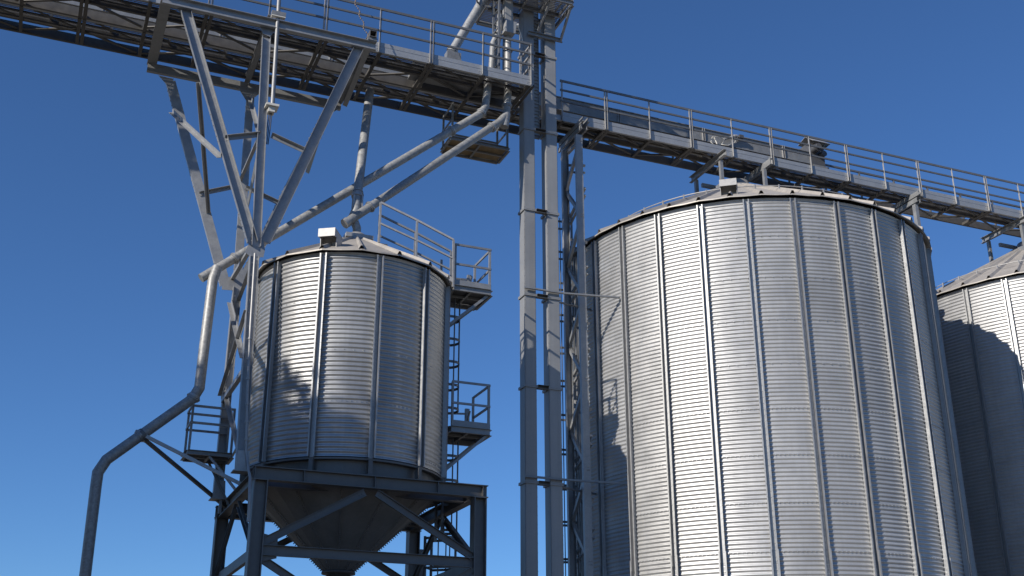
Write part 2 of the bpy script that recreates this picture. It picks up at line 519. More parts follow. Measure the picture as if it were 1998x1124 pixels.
for k in range(12):
    a = R(-105 + 30*k)
    ra = Vector((math.cos(a), math.sin(a), 0)); c = Vector((SX, SY, 0))
    p0 = c + ra*1.98 + Vector((0, 0, 5.06)); p1 = c + ra*0.30 + Vector((0, 0, zo))
    m.bar(p0, p1, 0.07, 0.022, up=ra + Vector((0, 0, -1)))
    nn = (ra + Vector((0, 0, -0.96))).normalized()
    for j in range(42):
        q = lerp(p0, p1, (j + .5)/42)
        m.bolt(q + nn*0.01, nn, 0.013, 0.035)
m.build('hopper_cone', M_HOPPER, s_root)
m = MB(); m.lathe(SX, SY, [(0.30, zo + 0.01), (0.36, zo + 0.01), (0.36, zo - 0.04), (0.26, zo - 0.04), (0.24, zo - 0.5), (0.0, zo - 0.5)], 24)
m.build('outlet_flange', M_FRAME, s_root)

# ------------------------------------------------------------------ steel frame under the small silo
FU0, FU1, FV0, FV1, FZ = 4.10, 8.66, 22.62, 27.0, 5.13
fr = thing('support_frame', (SX, SY, GROUND), 'dark steel frame of columns, beams and braces carrying the small hopper silo', 'steel frame')
BD = 0.26
for x, y in ((FU0, FV0), (FU1, FV0), (FU0, FV1), (FU1, FV1)):
    m = MB(); m.ibeam((x, y, GROUND + 0.02), (x, y, FZ - BD - 0.02), 0.27, 0.27, 0.016, 0.022, up=(1, 0, 0))
    m.box((x - 0.145, y - 0.145, FZ - BD - 0.02), (x + 0.145, y + 0.145, FZ - BD - 0.002))
    m.box((x - 0.22, y - 0.22, GROUND), (x + 0.22, y + 0.22, GROUND + 0.02))
    m.build('column', M_FRAME, fr)
zb = FZ - BD/2
for y in (FV0, FV1):
    m = MB(); m.ibeam((FU0 - 0.16, y, zb), (FU1 + 0.18, y, zb), 0.20, BD)
    for q in (0.0, 0.2, 0.5, 0.78, 0.985):
        x = FU0 - 0.12 + (FU1 - FU0 + 0.26) * q
        m.box((x - 0.007, y - 0.097, zb - BD/2 + 0.02), (x + 0.007, y + 0.097, zb + BD/2 - 0.02))
    m.build('beam', M_FRAME, fr)
for x in (FU0, FU1):
    m = MB(); m.ibeam((x, FV0 + 0.105, zb - 0.003), (x, FV1 - 0.105, zb - 0.003), 0.20, BD)
    m.build('beam', M_FRAME, fr)
for y in (SY - 1.55, SY + 1.55):
    m = MB(); m.ibeam((FU0 + 0.105, y, zb - 0.004), (FU1 - 0.105, y, zb - 0.004), 0.16, BD - 0.03)
    m.build('beam', M_FRAME, fr)
zl = 3.52
for y, s_ in ((FV0 - 0.02, 1), (FV1 + 0.02, 1)):
    m = MB(); m.chan((FU0 + 0.13, y, zl), (FU1 - 0.13, y, zl), 0.09, 0.20, 0.012, flip=(y > SY))
    for x in (FU0 + 0.2, FU0 + 0.3, FU1 - 0.2, FU1 - 0.3):
        for dz in (-0.05, 0.05):
            m.bolt((x, y - 0.002, zl + dz), (0, -1, 0), 0.018, 0.018)
    m.build('tie_beam', M_FRAME, fr)
for x in (FU0, FU1):
    m = MB(); m.chan((x, FV0 + 0.13, zl), (x, FV1 - 0.13, zl), 0.09, 0.20, 0.012)
    m.build('tie_beam', M_FRAME, fr)
def brace(parent, p0, p1, w=0.15, d=0.07, n=(0, -1, 0), mat=None, bolts=True, name='brace'):
    m = MB(); p0 = V(p0); p1 = V(p1)
    m.chan(p0, p1, d, w, 0.010, up=V(n).cross(p1 - p0), flip=False)
    if bolts:
        for t in (0.03, 0.055, 0.5, 0.945, 0.97):
            q = lerp(p0, p1, t)
            m.bolt(q + V(n)*0.0, n, 0.02, 0.02)
    return m.build(name, mat or M_FRAME, parent)
for y in (FV0 - 0.03, FV1 - 0.03):
    brace(fr, (FU0 + 0.15, y, zl + 0.16), (SX - 0.12, y, FZ - BD - 0.09))
    brace(fr, (SX + 0.12, y, FZ - BD - 0.09), (FU1 - 0.15, y, zl + 0.12))
    brace(fr, (FU0 + 0.15, y + 0.05, zl - 0.16), (FU1 - 0.15, y + 0.05, zl - 2.6))
    brace(fr, (FU0 + 0.15, y - 0.02, zl - 2.6), (FU1 - 0.15, y - 0.02, zl - 0.16))
for x in (FU0, FU1):
    brace(fr, (x, SY - 0.15, FZ - BD - 0.10), (x, FV0 + 0.16, zl + 0.12), n=(-1, 0, 0))
    brace(fr, (x, SY + 0.15, FZ - BD - 0.10), (x, FV1 - 0.16, zl + 0.12), n=(-1, 0, 0))
    brace(fr, (x + 0.03, FV0 + 0.16, zl - 0.16), (x + 0.03, FV1 - 0.16, zl - 2.6), n=(-1, 0, 0))
    brace(fr, (x - 0.03, FV1 - 0.16, zl - 0.16), (x - 0.03, FV0 + 0.16, zl - 2.6), n=(-1, 0, 0))
m = MB(); zg = zl + 0.02
m.plate([(FU0 + 0.12, FV0 - 0.045, zg - 0.24), (FU0 + 0.42, FV0 - 0.045, zg - 0.16), (FU0 + 0.42, FV0 - 0.045, zg + 0.24), (FU0 + 0.12, FV0 - 0.045, zg + 0.3)], 0.012)
m.build('gusset_plate', M_FRAME, fr)

# ------------------------------------------------------------------ gantries
def gantry(label, u0, u1, v0, zb, posts, rail_u0, inner, group):
    """walkway on the near half, open bay with the conveyor on the far half"""
    root = thing('walkway_gantry', (u0, v0, zb), label, 'gantry', group)
    H = 0.29
    w1, w2 = inner
    # near edge beam with kick plate above it
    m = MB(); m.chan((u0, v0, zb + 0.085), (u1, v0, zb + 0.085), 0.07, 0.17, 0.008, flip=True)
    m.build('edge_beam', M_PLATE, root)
    us = [u0] + [p for p in posts if u0 < p < u1] + [u1]
    if rail_u0 is not None:
        k0 = [p for p in posts if p >= rail_u0 - 0.01]
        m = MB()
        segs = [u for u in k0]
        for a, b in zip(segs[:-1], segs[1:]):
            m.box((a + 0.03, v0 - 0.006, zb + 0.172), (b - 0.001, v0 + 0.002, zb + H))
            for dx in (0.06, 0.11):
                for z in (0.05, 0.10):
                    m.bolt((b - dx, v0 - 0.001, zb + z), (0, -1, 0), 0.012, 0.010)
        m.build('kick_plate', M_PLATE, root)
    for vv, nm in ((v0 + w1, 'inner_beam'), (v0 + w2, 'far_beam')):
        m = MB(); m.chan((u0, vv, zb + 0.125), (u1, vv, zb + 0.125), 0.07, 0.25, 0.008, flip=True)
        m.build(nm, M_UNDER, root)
    # cross members under the deck
    n = 0
    lo = min(posts)
    for i, u in enumerate(posts):
        if not (u0 - 0.01 <= u <= u1 + 0.01): continue
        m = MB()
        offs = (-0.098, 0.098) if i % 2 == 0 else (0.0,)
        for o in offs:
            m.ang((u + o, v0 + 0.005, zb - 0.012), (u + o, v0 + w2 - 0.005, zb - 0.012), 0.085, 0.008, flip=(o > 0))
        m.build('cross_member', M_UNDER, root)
        # diagonal in each bay
        nx = [p for p in posts if p > u + 0.1]
        if nx and nx[0] <= u1 + 0.01:
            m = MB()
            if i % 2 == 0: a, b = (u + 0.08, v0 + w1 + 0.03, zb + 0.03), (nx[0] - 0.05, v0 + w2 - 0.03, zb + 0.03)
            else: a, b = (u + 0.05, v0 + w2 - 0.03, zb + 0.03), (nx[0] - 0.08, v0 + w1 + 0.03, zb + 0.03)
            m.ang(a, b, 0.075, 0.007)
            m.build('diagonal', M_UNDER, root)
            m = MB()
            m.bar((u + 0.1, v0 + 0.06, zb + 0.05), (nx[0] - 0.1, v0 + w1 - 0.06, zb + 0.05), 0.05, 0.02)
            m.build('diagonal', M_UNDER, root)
    m = MB()
    for dz in (0.150, 0.158, 0.166):
        m.add([(u0 + 0.02, v0 + 0.012, zb + dz), (u1 - 0.02, v0 + 0.012, zb + dz), (u1 - 0.02, v0 + w1 - 0.004, zb + dz), (u0 + 0.02, v0 + w1 - 0.004, zb + dz)], [[0, 1, 2, 3]])
    gr = m.build('grating', M_GRATE, root)
    # the gratings' folded edges
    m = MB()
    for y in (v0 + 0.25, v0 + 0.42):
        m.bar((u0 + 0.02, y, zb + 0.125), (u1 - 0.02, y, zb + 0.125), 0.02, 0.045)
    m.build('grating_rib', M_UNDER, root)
    if rail_u0 is not None:
        for i, u in enumerate(posts):
            if u < rail_u0 - 0.01 or u > u1 + 0.01: continue
            m = MB()
            offs = (-0.045, 0.030) if (i % 2 == 0 and u < u1 - 0.2) else (0.0,)
            for o in offs:
                m.ang((u + o - 0.025, v0 - 0.012, zb + 0.004), (u + o - 0.025, v0 - 0.012, zb + 1.27), 0.055, 0.006, up=(0, -1, 0))
            for z in (0.05, 0.1, 0.16, 0.22, 0.26):
                m.bolt((u + 0.012, v0 - 0.02, zb + z), (0, -1, 0), 0.010, 0.010)
            m.build('railing_post', M_POST, root)
        for z, nm in ((1.30, 'handrail'), (1.0, 'guard_rail'), (0.645, 'guard_rail')):
            m = MB()
            sg = 0.065 if z > 1.2 else 0.052
            m.bar((rail_u0 - 0.05, v0 - 0.03, zb + z - 0.02), (u1 + 0.02, v0 - 0.03, zb + z - 0.02), 0.035, sg)
            m.build(nm, M_RAIL, root)
    return root

PU = 1.4175
GZ = 16.52
postsA = [6.62 + PU*(k - 9) for k in range(0, 13)]
postsA[-1] = 10.85
gA = gantry('double walkway gantry with railing above the small silo, ending at the elevator legs', -6.2, 10.85, 24.73, GZ, postsA, -6.2, (0.62, 1.30), 'conveyor gantries')
# end railing across the deck at the elevator
m = MB()
for y in (24.75, 25.35):
    m.ang((10.84, y, GZ), (10.84, y, GZ + 1.3), 0.045, 0.006)
m.build('railing_post', M_POST, gA)
for z, nm in ((1.30, 'handrail'), (1.0, 'guard_rail'), (0.645, 'guard_rail')):
    m = MB(); m.bar((10.86, 24.75, GZ + z), (10.86, 25.35, GZ + z), 0.045, 0.05); m.build(nm, M_POST, gA)
m = MB(); m.box((10.855, 24.74, GZ + 0.01), (10.865, 25.36, GZ + 0.28)); m.build('kick_plate', M_PLATE, gA)

postsB = [p for p in postsA if p < 10.5] + [10.98] + [16.65 + PU*(k - 3) for k in range(0, 17)]
gB = gantry('long walkway gantry over the large silos, running behind the elevator legs', -6.2, 34.9, 26.10, GZ, postsB, 12.39, (0.60, 1.17), 'conveyor gantries')
for u in postsB:
    if u > 12: one(gB, 'far_post', M_RAIL, lambda m: m.bar((u + 0.05, 27.31, GZ + 0.1), (u + 0.05, 27.31, GZ + 1.165), 0.05))
m = MB(); m.bar((21.8, 27.31, GZ + 1.20), (34.9, 27.31, GZ + 1.20), 0.05, 0.06)
m.build('far_rail', M_RAIL, gB)
m = MB()
m.box((12.2, 26.18, GZ + 0.158), (17.4, 26.62, GZ + 0.166)); m.build('deck_plate', M_DARK, gB)

# conveyors on the gantries --------------------------------------------
def conveyor(label, u0, u1, v0, v1, z0, z1, step):
    root = thing('chain_conveyor', (u0, (v0 + v1)/2, z0), label, 'conveyor', 'conveyor troughs on the gantries')
    m = MB(); m.box((u0, v0, z0), (u1, v1, z1))
    m.box((u0, v0 - 0.035, z1 - 0.014), (u1, v1 + 0.035, z1 + 0.010))
    m.box((u0, v0 - 0.025, z0 - 0.008), (u1, v1 + 0.025, z0 + 0.010))
    m.build('trough', M_GANTRY, root)
    u = u0 + 0.4
    while u < u1:
        m = MB()
        for o in (-0.035, 0.035):
            m.box((u + o - 0.008, v0 - 0.045, z0 - 0.012), (u + o + 0.008, v1 + 0.045, z1 + 0.015))
        m.build('joint_flange', M_POST, root)
        u += step
    return root
cA = conveyor('short conveyor trough lying low between the near gantry beams beside the elevator', 7.75, 10.5, 25.42, 25.86, GZ + 0.13, GZ + 0.42, 2.84)
cB = conveyor('conveyor trough behind the railing over the large silo, with hooded drive at its end', -6.2, 21.3, 26.62, 27.02, 17.19, 17.61, 2.9)
m = MB()
for u in [p + 0.7 for p in postsB if p < 20.4]:
    for y in (26.66, 26.98):
        m.bar((u, y, GZ + 0.15), (u, y, 17.18), 0.05)
m.build('trough_stand', M_GANTRY, cB)
hx = (22.046, 26.800, 18.077)
m = MB()
m.box((21.3, 26.58, 17.10), (21.85, 27.06, 17.95)); m.build('drive_head', M_DARK, cB)
m = MB()
m.plate([(21.30, 26.35, 17.90), (21.95, 26.35, 17.90), (21.95, 26.75, 18.22), (21.30, 26.75, 18.22)], 0.012)
m.plate([(21.30, 26.75, 18.22), (21.95, 26.75, 18.22), (21.95, 27.15, 18.10), (21.30, 27.15, 18.10)], 0.012)
m.plate([(21.952, 26.36, 17.90), (21.952, 27.14, 17.85), (21.952, 27.15, 18.10), (21.952, 26.75, 18.21)], 0.010)
m.build('rain_hood', M_POST, cB)
m = MB()
m.tube([(21.45, 26.36, 17.70), (21.45, 26.62, 17.70)], 0.13, 16)
m.tube([(21.45, 26.28, 17.70), (21.45, 26.36, 17.70)], 0.10, 16)
m.tube([(21.72, 26.40, 17.55), (21.72, 26.60, 17.55)], 0.10, 14)
m.build('drive_motor', M_DARK, cB)
m = MB(); m.plate([(21.28, 26.60, 17.10), (21.9, 26.60, 17.10), (21.75, 26.60, 16.9), (21.42, 26.60, 16.9)], 0.30)
m.build('outlet_hopper', M_GANTRY, cB)
mt = thing('slide_motor', (18.064, 26.200, 17.030), 'small slide gate motor with loose cables clamped to the gantry above the large silo', 'motor')
m = MB()
p = V((18.040, 26.500, 17.318)); q = V((18.422, 26.500, 17.507))
m.tube([p, q], 0.04, 14); m.tube([q, q + Vector((0.10, 0, 0.02))], 0.055, 14)
m.build('motor_body', M_POST, mt)
m = MB(); m.box(tuple(V((18.671, 26.450, 17.552)) - Vector((0.07, 0.0, 0.07))), tuple(V((18.671, 26.450, 17.552)) + Vector((0.08, 0.15, 0.04))))
m.build('gearbox', M_DARK, mt)
m = MB()
m.tube([(18.022, 26.450, 17.254), (17.698, 26.200, 17.198), (17.441, 26.200, 17.126), (17.340, 26.150, 16.905), (17.458, 26.150, 16.808), (17.892, 26.300, 17.027)], 0.012, 6)
m.tube([(18.022, 26.450, 17.254), (17.681, 26.100, 16.864), (17.898, 26.100, 16.875), (18.233, 26.200, 17.101), (18.352, 26.300, 17.318)], 0.012, 6)
m.tube([(17.561, 26.300, 17.185), (17.489, 26.100, 16.928), (17.519, 26.100, 16.848)], 0.018, 6)
m.build('cable', M_CABLE, mt)

# ------------------------------------------------------------------ Y-shaped trestle
tr = thing('trestle_tower', (3.87, 24.84, FZ), 'forked steel trestle with two columns spreading into arms under the walkway gantry', 'trestle')
def Cchan(p0, p1, w=0.24, d=0.09, name='arm', toward=(0, -1, 0), mat=None, bolts=0):
    """channel with its open side facing the viewer's side"""
    m = MB(); p0 = V(p0); p1 = V(p1)
    dd = (p1 - p0).normalized(); n = V(toward); n = (n - dd*n.dot(dd)).normalized()
    up = n.cross(dd)
    # profile: side axis = dd x up = -n ...
    t = 0.012
    a = dd.cross(up); sgn = 1 if a.dot(n) > 0 else -1
    q = [(0, -w/2), (d*sgn, -w/2), (d*sgn, -w/2 + t), (t*sgn, -w/2 + t), (t*sgn, w/2 - t), (d*sgn, w/2 - t), (d*sgn, w/2), (0, w/2)]
    if sgn < 0: q = q[::-1]
    m.prof(p0, p1, q, up)
    L_ = (p1 - p0).length
    for (s0, s1) in ((0.02, 0.14), (0.42, 0.56), (0.88, 0.98)):
        k = int((s1 - s0)*L_/0.14)
        for i in range(k):
            c = lerp(p0, p1, s0 + (s1 - s0)*i/max(1, k))
            for e in (-1, 1):
                m.bolt(c + up.normalized()*e*w*0.5 + n*d*0.5, up*e, 0.014, 0.016)
    return m.build(name, mat or M_TOWER, tr)
FN = (3.778, 23.712, 10.134)
# columns: H sections with bolted splices
def hcol(p0, p1, w, h):
    m = MB(); m.ibeam(p0, p1, w, h, 0.012, 0.014, up=(1, 0, 0))
    L_ = (V(p1) - V(p0)).length
    for i in range(int(L_/0.3)):
        c = lerp(p0, p1, (i + .5)*0.3/L_)
        for e in (-1, 1): m.bolt(c + Vector((e*w*0.3, -h/2, 0)), (0, -1, 0), 0.013, 0.014)
    return m.build('column', M_TOWER, tr)
FB = (3.811, 23.300, 5.100); BB = (3.847, 26.312, 5.258)
FT = (3.703, 24.158, 15.583); BT = (3.868, 27.088, 15.938)
def ext(a, b, z):
    a = V(a); b = V(b); t = (z - a.z)/(b.z - a.z); return a + (b - a)*t
FBz = ext(FB, FT, FZ + 0.02); BBz = ext(BB, BT, FZ + 0.02)
hcol(FBz, V(FN) - Vector((0, 0, 0.15)), 0.17, 0.20)
hcol(BBz, (3.915, 26.684, 10.376), 0.17, 0.20)
for b_ in (FBz, BBz):
    m = MB()
    m.box((b_.x - 0.16, b_.y - 0.16, FZ + 0.001), (b_.x + 0.16, b_.y + 0.16, FZ + 0.022))
    m.plate([(b_.x - 0.12, b_.y - 0.13, FZ + 0.02), (b_.x + 0.16, b_.y - 0.13, FZ + 0.02), (b_.x + 0.13, b_.y - 0.13, FZ + 0.42), (b_.x - 0.10, b_.y - 0.13, FZ + 0.42)], 0.012)
    m.build('base_plate', M_TOWER, tr)
Cchan((3.711, 23.725, 10.299), (1.768, 24.198, 16.079), 0.24, 0.10)
Cchan((3.987, 23.731, 10.373), (5.946, 24.203, 16.132), 0.24, 0.10)
Cchan(V((3.795, 23.718, 10.213)), (3.675, 24.178, 15.834), 0.20, 0.09)
BN = (3.911, 26.688, 10.430)
Cchan((3.632, 26.684, 10.386), (1.822, 27.083, 15.870), 0.24, 0.10, toward=(0, 1, 0))
Cchan((3.996, 26.689, 10.443), (5.926, 27.087, 15.922), 0.24, 0.10, toward=(0, 1, 0))
Cchan(BN, (3.860, 27.082, 15.856), 0.20, 0.09, toward=(0, 1, 0))
m = MB()
m.plate([(3.626, 23.720, 10.234), (3.572, 23.705, 10.048), (3.677, 23.698, 9.966), (3.977, 23.700, 9.991), (4.000, 23.715, 10.172), (3.922, 23.743, 10.515), (3.677, 23.739, 10.471)], 0.012)
m.build('gusset_plate', M_TOWER, tr)
m = MB()
m.plate([(3.524, 26.694, 10.519), (3.557, 26.675, 10.252), (4.008, 26.677, 10.281), (4.058, 26.700, 10.605), (3.926, 26.709, 10.722)], 0.012)
m.build('gusset_plate', M_TOWER, tr)
# head frame: two long beams and three cross beams
UL, UM, UR = 1.32, 3.74, 6.24
VF, VB = 24.16, 27.17
HZ0, HZ1 = 16.12, 16.36
m = MB(); m.chan((UL - 0.10, VF, (HZ0 + HZ1)/2), (UR + 0.13, VF, (HZ0 + HZ1)/2), 0.10, HZ1 - HZ0, 0.014, flip=False); m.build('head_beam', M_TOWER, tr)
m = MB(); m.chan((UL - 0.10, VB, (HZ0 + HZ1)/2 - 0.03), (UR + 0.05, VB, (HZ0 + HZ1)/2 - 0.03), 0.10, HZ1 - HZ0, 0.014, flip=True); m.build('head_beam', M_TOWER, tr)
for u, w in ((UL, 0.24), (UM, 0.14), (UR, 0.20)):
    m = MB(); m.ibeam((u, VF + 0.015, HZ1 + 0.06), (u, VB + (0.10 if u != UM else -0.02), HZ1 + 0.055), w, 0.20); m.build('cross_beam', M_GANTRY, tr)
    m = MB(); m.box((u - 0.05, VF - 0.12, HZ1 + 0.0), (u + 0.05, VF - 0.02, HZ1 + 0.02)); 
for pts in ([(1.508, 27.090, 15.965), (1.891, 27.089, 15.950), (1.837, 27.072, 15.716), (1.733, 27.074, 15.737)], [(3.525, 27.097, 16.065), (4.089, 27.096, 16.040), (3.880, 27.076, 15.764), (3.748, 27.073, 15.733)], [(5.920, 27.097, 16.052), (6.230, 27.097, 16.059), (5.999, 27.081, 15.841), (5.848, 27.076, 15.773)]):
    one(tr, 'gusset_plate', M_TOWER, lambda m: m.plate(pts, 0.012))
for pts in ([(1.560, 24.206, 16.170), (1.901, 24.206, 16.177), (1.827, 24.187, 15.945), (1.669, 24.192, 16.005)], [(3.494, 24.205, 16.166), (3.890, 24.206, 16.168), (3.769, 24.184, 15.905), (3.594, 24.188, 15.949)], [(5.734, 24.212, 16.248), (6.062, 24.212, 16.241), (5.989, 24.192, 16.003), (5.806, 24.193, 16.017)]):
    one(tr, 'gusset_plate', M_TOWER, lambda m: m.plate(pts, 0.012))
def flat(p0, p1, w=0.10, t=0.012, mat=None, nm='brace', up=(0, -1, 0.2)):
    m = MB(); m.ang(p0, p1, w, t, up=up); return m.build(nm, mat or M_TOWER, tr)
# struts in the two planes and bars between them
flat((2.917, 23.935, 12.859), (3.688, 23.957, 13.128), 0.10); flat((3.969, 23.960, 13.163), (4.759, 23.940, 12.916), 0.10)
flat((2.797, 26.857, 12.763), (3.574, 26.882, 13.107), 0.09); flat((3.929, 26.886, 13.163), (4.803, 26.865, 12.872), 0.09)
flat((1.962, 27.015, 14.935), (2.891, 23.890, 12.310), 0.10, 0.012)
flat((2.234, 24.045, 14.209), (3.086, 26.822, 12.283), 0.08)
flat((3.697, 23.960, 13.172), (3.738, 26.898, 13.318), 0.08)
flat((3.860, 27.082, 15.856), (3.712, 23.956, 13.119), 0.09, 0.012)
flat((3.689, 23.941, 12.933), (3.960, 26.841, 12.534), 0.08)
flat((6.116, 24.206, 16.177), (6.311, 27.107, 16.194), 0.13, 0.014)
flat((5.008, 23.973, 13.324), (5.411, 26.940, 13.902), 0.10)
flat((4.704, 23.931, 12.807), (4.627, 26.826, 12.337), 0.10)
flat((3.692, 23.721, 10.245), (3.742, 26.697, 10.554), 0.09)
flat((3.801, 26.651, 9.924), (3.732, 23.502, 7.570), 0.10, 0.014)
flat((3.663, 23.729, 10.342), (3.922, 26.840, 12.527), 0.08)
flat((3.731, 23.593, 8.687), (3.755, 26.480, 7.578), 0.09)
flat((3.765, 23.487, 7.390), (3.757, 26.468, 7.403), 0.10, 0.014)
flat((3.836, 26.492, 7.738), (3.853, 23.322, 5.368), 0.09)
flat((3.743, 23.699, 9.977), (3.927, 26.659, 10.037), 0.09)

# small boxes, pole and conduit clipped to the trestle
jb = thing('junction_box', (3.885, 24.010, 13.779), 'pale flat box mounted on the front column of the trestle, a pole rising from it', 'junction box')
c = V((3.893, 24.015, 13.839)) + Vector((0, -0.10, 0))
m = MB(); m.box(tuple(c - Vector((0.14, 0.16, 0.02))), tuple(c + Vector((0.16, 0.16, 0.035)))); m.build('lid', M_BOX, jb)
m = MB(); m.box(tuple(c - Vector((0.07, 0.10, 0.15))), tuple(c + Vector((0.08, 0.10, -0.022)))); m.build('housing', M_BOX, jb)
m = MB()
for k, dx in enumerate((-0.03, 0.0, 0.03)):
    m.tube([c + Vector((dx, 0, -0.15)), c + Vector((dx*1.2 - 0.01, 0.0, -0.5)), c + Vector((dx - 0.02, 0.03, -0.95))], 0.011, 6)
m.build('cable', M_RUBBER, jb)
pole = MB(); p0 = c + Vector((0.03, 0, 0.035)); pole.tube([p0, V((3.902, 24.279, 17.061)) + Vector((0, -0.10, 0)), ext(p0, V((3.902, 24.279, 17.061)) + Vector((0, -0.10, 0)), 18.2)], 0.05, 12)
tag(pole.build('mast_pole', M_GANTRY), 'thin vertical mast pole standing before the gantry railing', 'pole')
jb2 = thing('sensor_box', (3.907, 24.235, 16.529), 'oblong grey box clamped around the mast pole at deck height', 'junction box')
c2 = V((3.908, 24.234, 16.513)) + Vector((0, -0.12, 0))
m = MB(); m.box(tuple(c2 - Vector((0.17, 0.09, 0.055))), tuple(c2 + Vector((0.17, 0.04, 0.055)))); m.build('housing', M_GANTRY, jb2)
m = MB(); m.box(tuple(c2 - Vector((0.165, 0.085, 0.085))), tuple(c2 + Vector((0.165, 0.035, -0.057)))); m.build('lens', M_BOX, jb2)
lb = thing('floodlight', (UR + 0.06, VF - 0.06, HZ1), 'small dark box lamp on the right end of the trestle head beam', 'floodlight')
c3 = Vector((UR + 0.02, VF - 0.02, HZ1 + 0.02))
m = MB()
for lo, hi in (((-0.09, -0.14, 0.06), (-0.075, 0.14, 0.24)), ((0.075, -0.14, 0.06), (0.09, 0.14, 0.24)), ((-0.075, -0.14, 0.06), (0.075, 0.14, 0.075)), ((-0.075, -0.14, 0.225), (0.075, 0.14, 0.24)), ((-0.075, 0.12, 0.075), (0.075, 0.14, 0.225))):
    m.box(tuple(c3 + V(lo)), tuple(c3 + V(hi)))
m.build('housing', M_FRAME, lb)
m = MB(); m.box(tuple(c3 + Vector((-0.12, -0.1, -0.015))), tuple(c3 + Vector((0.12, 0.1, 0.058)))); m.build('bracket', M_GANTRY, lb)
m = MB()
a = c3 + Vector((-0.1, -0.02, 0.06)); b = V((5.792, 24.500, 17.912))
N_ = 26
for k in range(N_):
    p = lerp(a, b, k/N_); q = lerp(a, b, (k + 0.75)/N_)
    sag = Vector((0.03*math.sin(k*0.9), 0, 0))
    m.tube([p + sag, q + sag], 0.017 if k % 2 else 0.011, 6)
tag(m.build('hanging_chain', M_RUST), 'rusty chain hanging down to the lamp at the end of the head beam', 'chain')
cp = MB()
P = [(3.743, 23.699, 9.977), (3.759, 23.560, 8.274), (3.797, 23.438, 6.782), (3.852, 23.335, 5.528), (3.900, 23.315, 5.287), (3.843, 22.400, 4.868), (3.872, 22.400, 4.278), (3.875, 22.400, 4.005)]
P = [V(q) + Vector((0.02, -0.17 if i < 5 else 0.0, 0)) for i, q in enumerate(P)]
cp.tube(P, 0.028, 10)
for t in (0.2, 0.5, 0.8):
    for i in (1, 2):
        q = lerp(P[i], P[i+1], t); d = (P[i+1] - P[i]).normalized()
        cp.ring(q - d*0.02, q + d*0.02, 0.027, 0.042, 12)
tag(cp.build('conduit_pipe', M_POST), 'thin pale conduit running down the front trestle column onto the frame leg', 'conduit')

# ------------------------------------------------------------------ spout pipes
def spout(label, pts, r, collars=(), stub=None, name='spout_pipe', mat=None):
    pts = [V(p) for p in pts]
    root = thing(name, pts[-1], label, 'pipe', 'round galvanised grain spouts')
    m = MB(); m.tube(pts, r, 20); m.build('tube', mat or M_PIPE, root)
    r = r[0] if isinstance(r, list) else r
    for i, t in collars:
        q = lerp(pts[i], pts[i+1], t); d = (pts[i+1] - pts[i]).normalized()
        m = MB(); m.ring(q - d*0.045, q + d*0.045, r, r + 0.022, 20)
        m.ring(q - d*0.012, q + d*0.012, r + 0.02, r + 0.04, 20); m.build('collar', M_STAVE, root)
    return root
pA = spout('upper of two parallel slanted pipes, falling from the gantry to the trestle', [(9.807, 25.250, 16.847), (9.795, 25.250, 16.430), (9.741, 25.250, 15.913), (9.612, 25.250, 15.666), (2.879, 25.250, 9.905)], 0.105, ((2, 0.9), (3, 0.12), (3, 0.895)))
pD = spout('bent drop pipe at far left falling in two kinks past the little platform', [(3.210, 25.200, 10.202), (3.131, 25.150, 9.844), (3.087, 25.100, 8.090), (3.075, 25.100, 7.302), (2.958, 25.100, 7.046), (1.360, 25.100, 5.560), (1.223, 25.100, 5.280), (1.221, 25.100, 4.982), (1.241, 25.100, 3.195), (1.260, 25.100, 2.445)], 0.115, ((3, 0.9), (4, 0.62)))
pB = spout('lower of two parallel slanted pipes, ending in a capped stub above the small silo', [(10.411, 25.300, 16.538), (10.367, 25.300, 15.829), (10.163, 25.270, 15.549), (6.028, 24.720, 11.630)], 0.105, ((0, 0.6), (2, 0.06), (2, 0.86)))
m = MB(); m.tube([(10.367, 25.300, 15.861), (10.309, 25.300, 15.441)], 0.115, 18); m.build('stub', M_PIPE, pB)
m = MB(); m.tube([(6.052, 24.720, 11.648), (5.978, 24.710, 11.577)], 0.125, 18); m.build('end_cap', M_STAVE, pB)
top = V((6.896, 26.493, 16.450)); low = V((6.313, 24.950, 12.464)); low2 = V((6.272, 24.860, 12.032))
pC = spout('upright pipe from the gantry down to the roof collar of the small silo', [top, low, low2, (6.200, 24.840, 11.847), (SX, SY, 11.58), (SX, SY, 11.36)], [0.115, 0.115, 0.11, 0.105, 0.10, 0.10], ((0, 0.985),))
m = MB(); d = (low2 - low).normalized()
for s_ in (-1, 1):
    m.box(tuple(low + Vector((s_*0.10 - 0.02, -0.14, -0.36))), tuple(low + Vector((s_*0.10 + 0.02, -0.10, -0.02))))
m.ring(low - d*0.1, low + d*0.02, 0.11, 0.14, 20)
m.ring(low - d*0.16, low - d*0.13, 0.11, 0.135, 20)
m.build('sleeve', M_STAVE, pC)
pE = spout('short steep pipe from the elevator head down onto the gantry deck', [(10.080, 25.500, 20.252), (9.540, 25.550, 19.019), (8.876, 25.600, 17.584)], 0.125, ((1, 0.97),))
m = MB(); e = V((8.876, 25.600, 17.584))
m.plate([e + Vector((-0.13, -0.12, 0.02)), e + Vector((0.13, -0.12, 0.02)), e + Vector((0.32, -0.12, -0.42)), e + Vector((-0.2, -0.12, -0.42))], 0.012)
m.box(tuple(e + Vector((-0.16, -0.11, -0.42))), tuple(e + Vector((0.24, 0.12, -0.02))))
m.box(tuple(e + Vector((-0.3, -0.16, -0.46))), tuple(e + Vector((1.4, -0.02, -0.42)))); m.build('inlet_box', M_GANTRY, pE)
pF = spout('twin-branch pipe nearest the elevator ladder, above the gantry deck', [(10.217, 25.400, 19.020), (10.173, 25.400, 18.469), (9.988, 25.350, 18.008), (9.915, 25.300, 16.902)], 0.085, ((1, 0.3),))
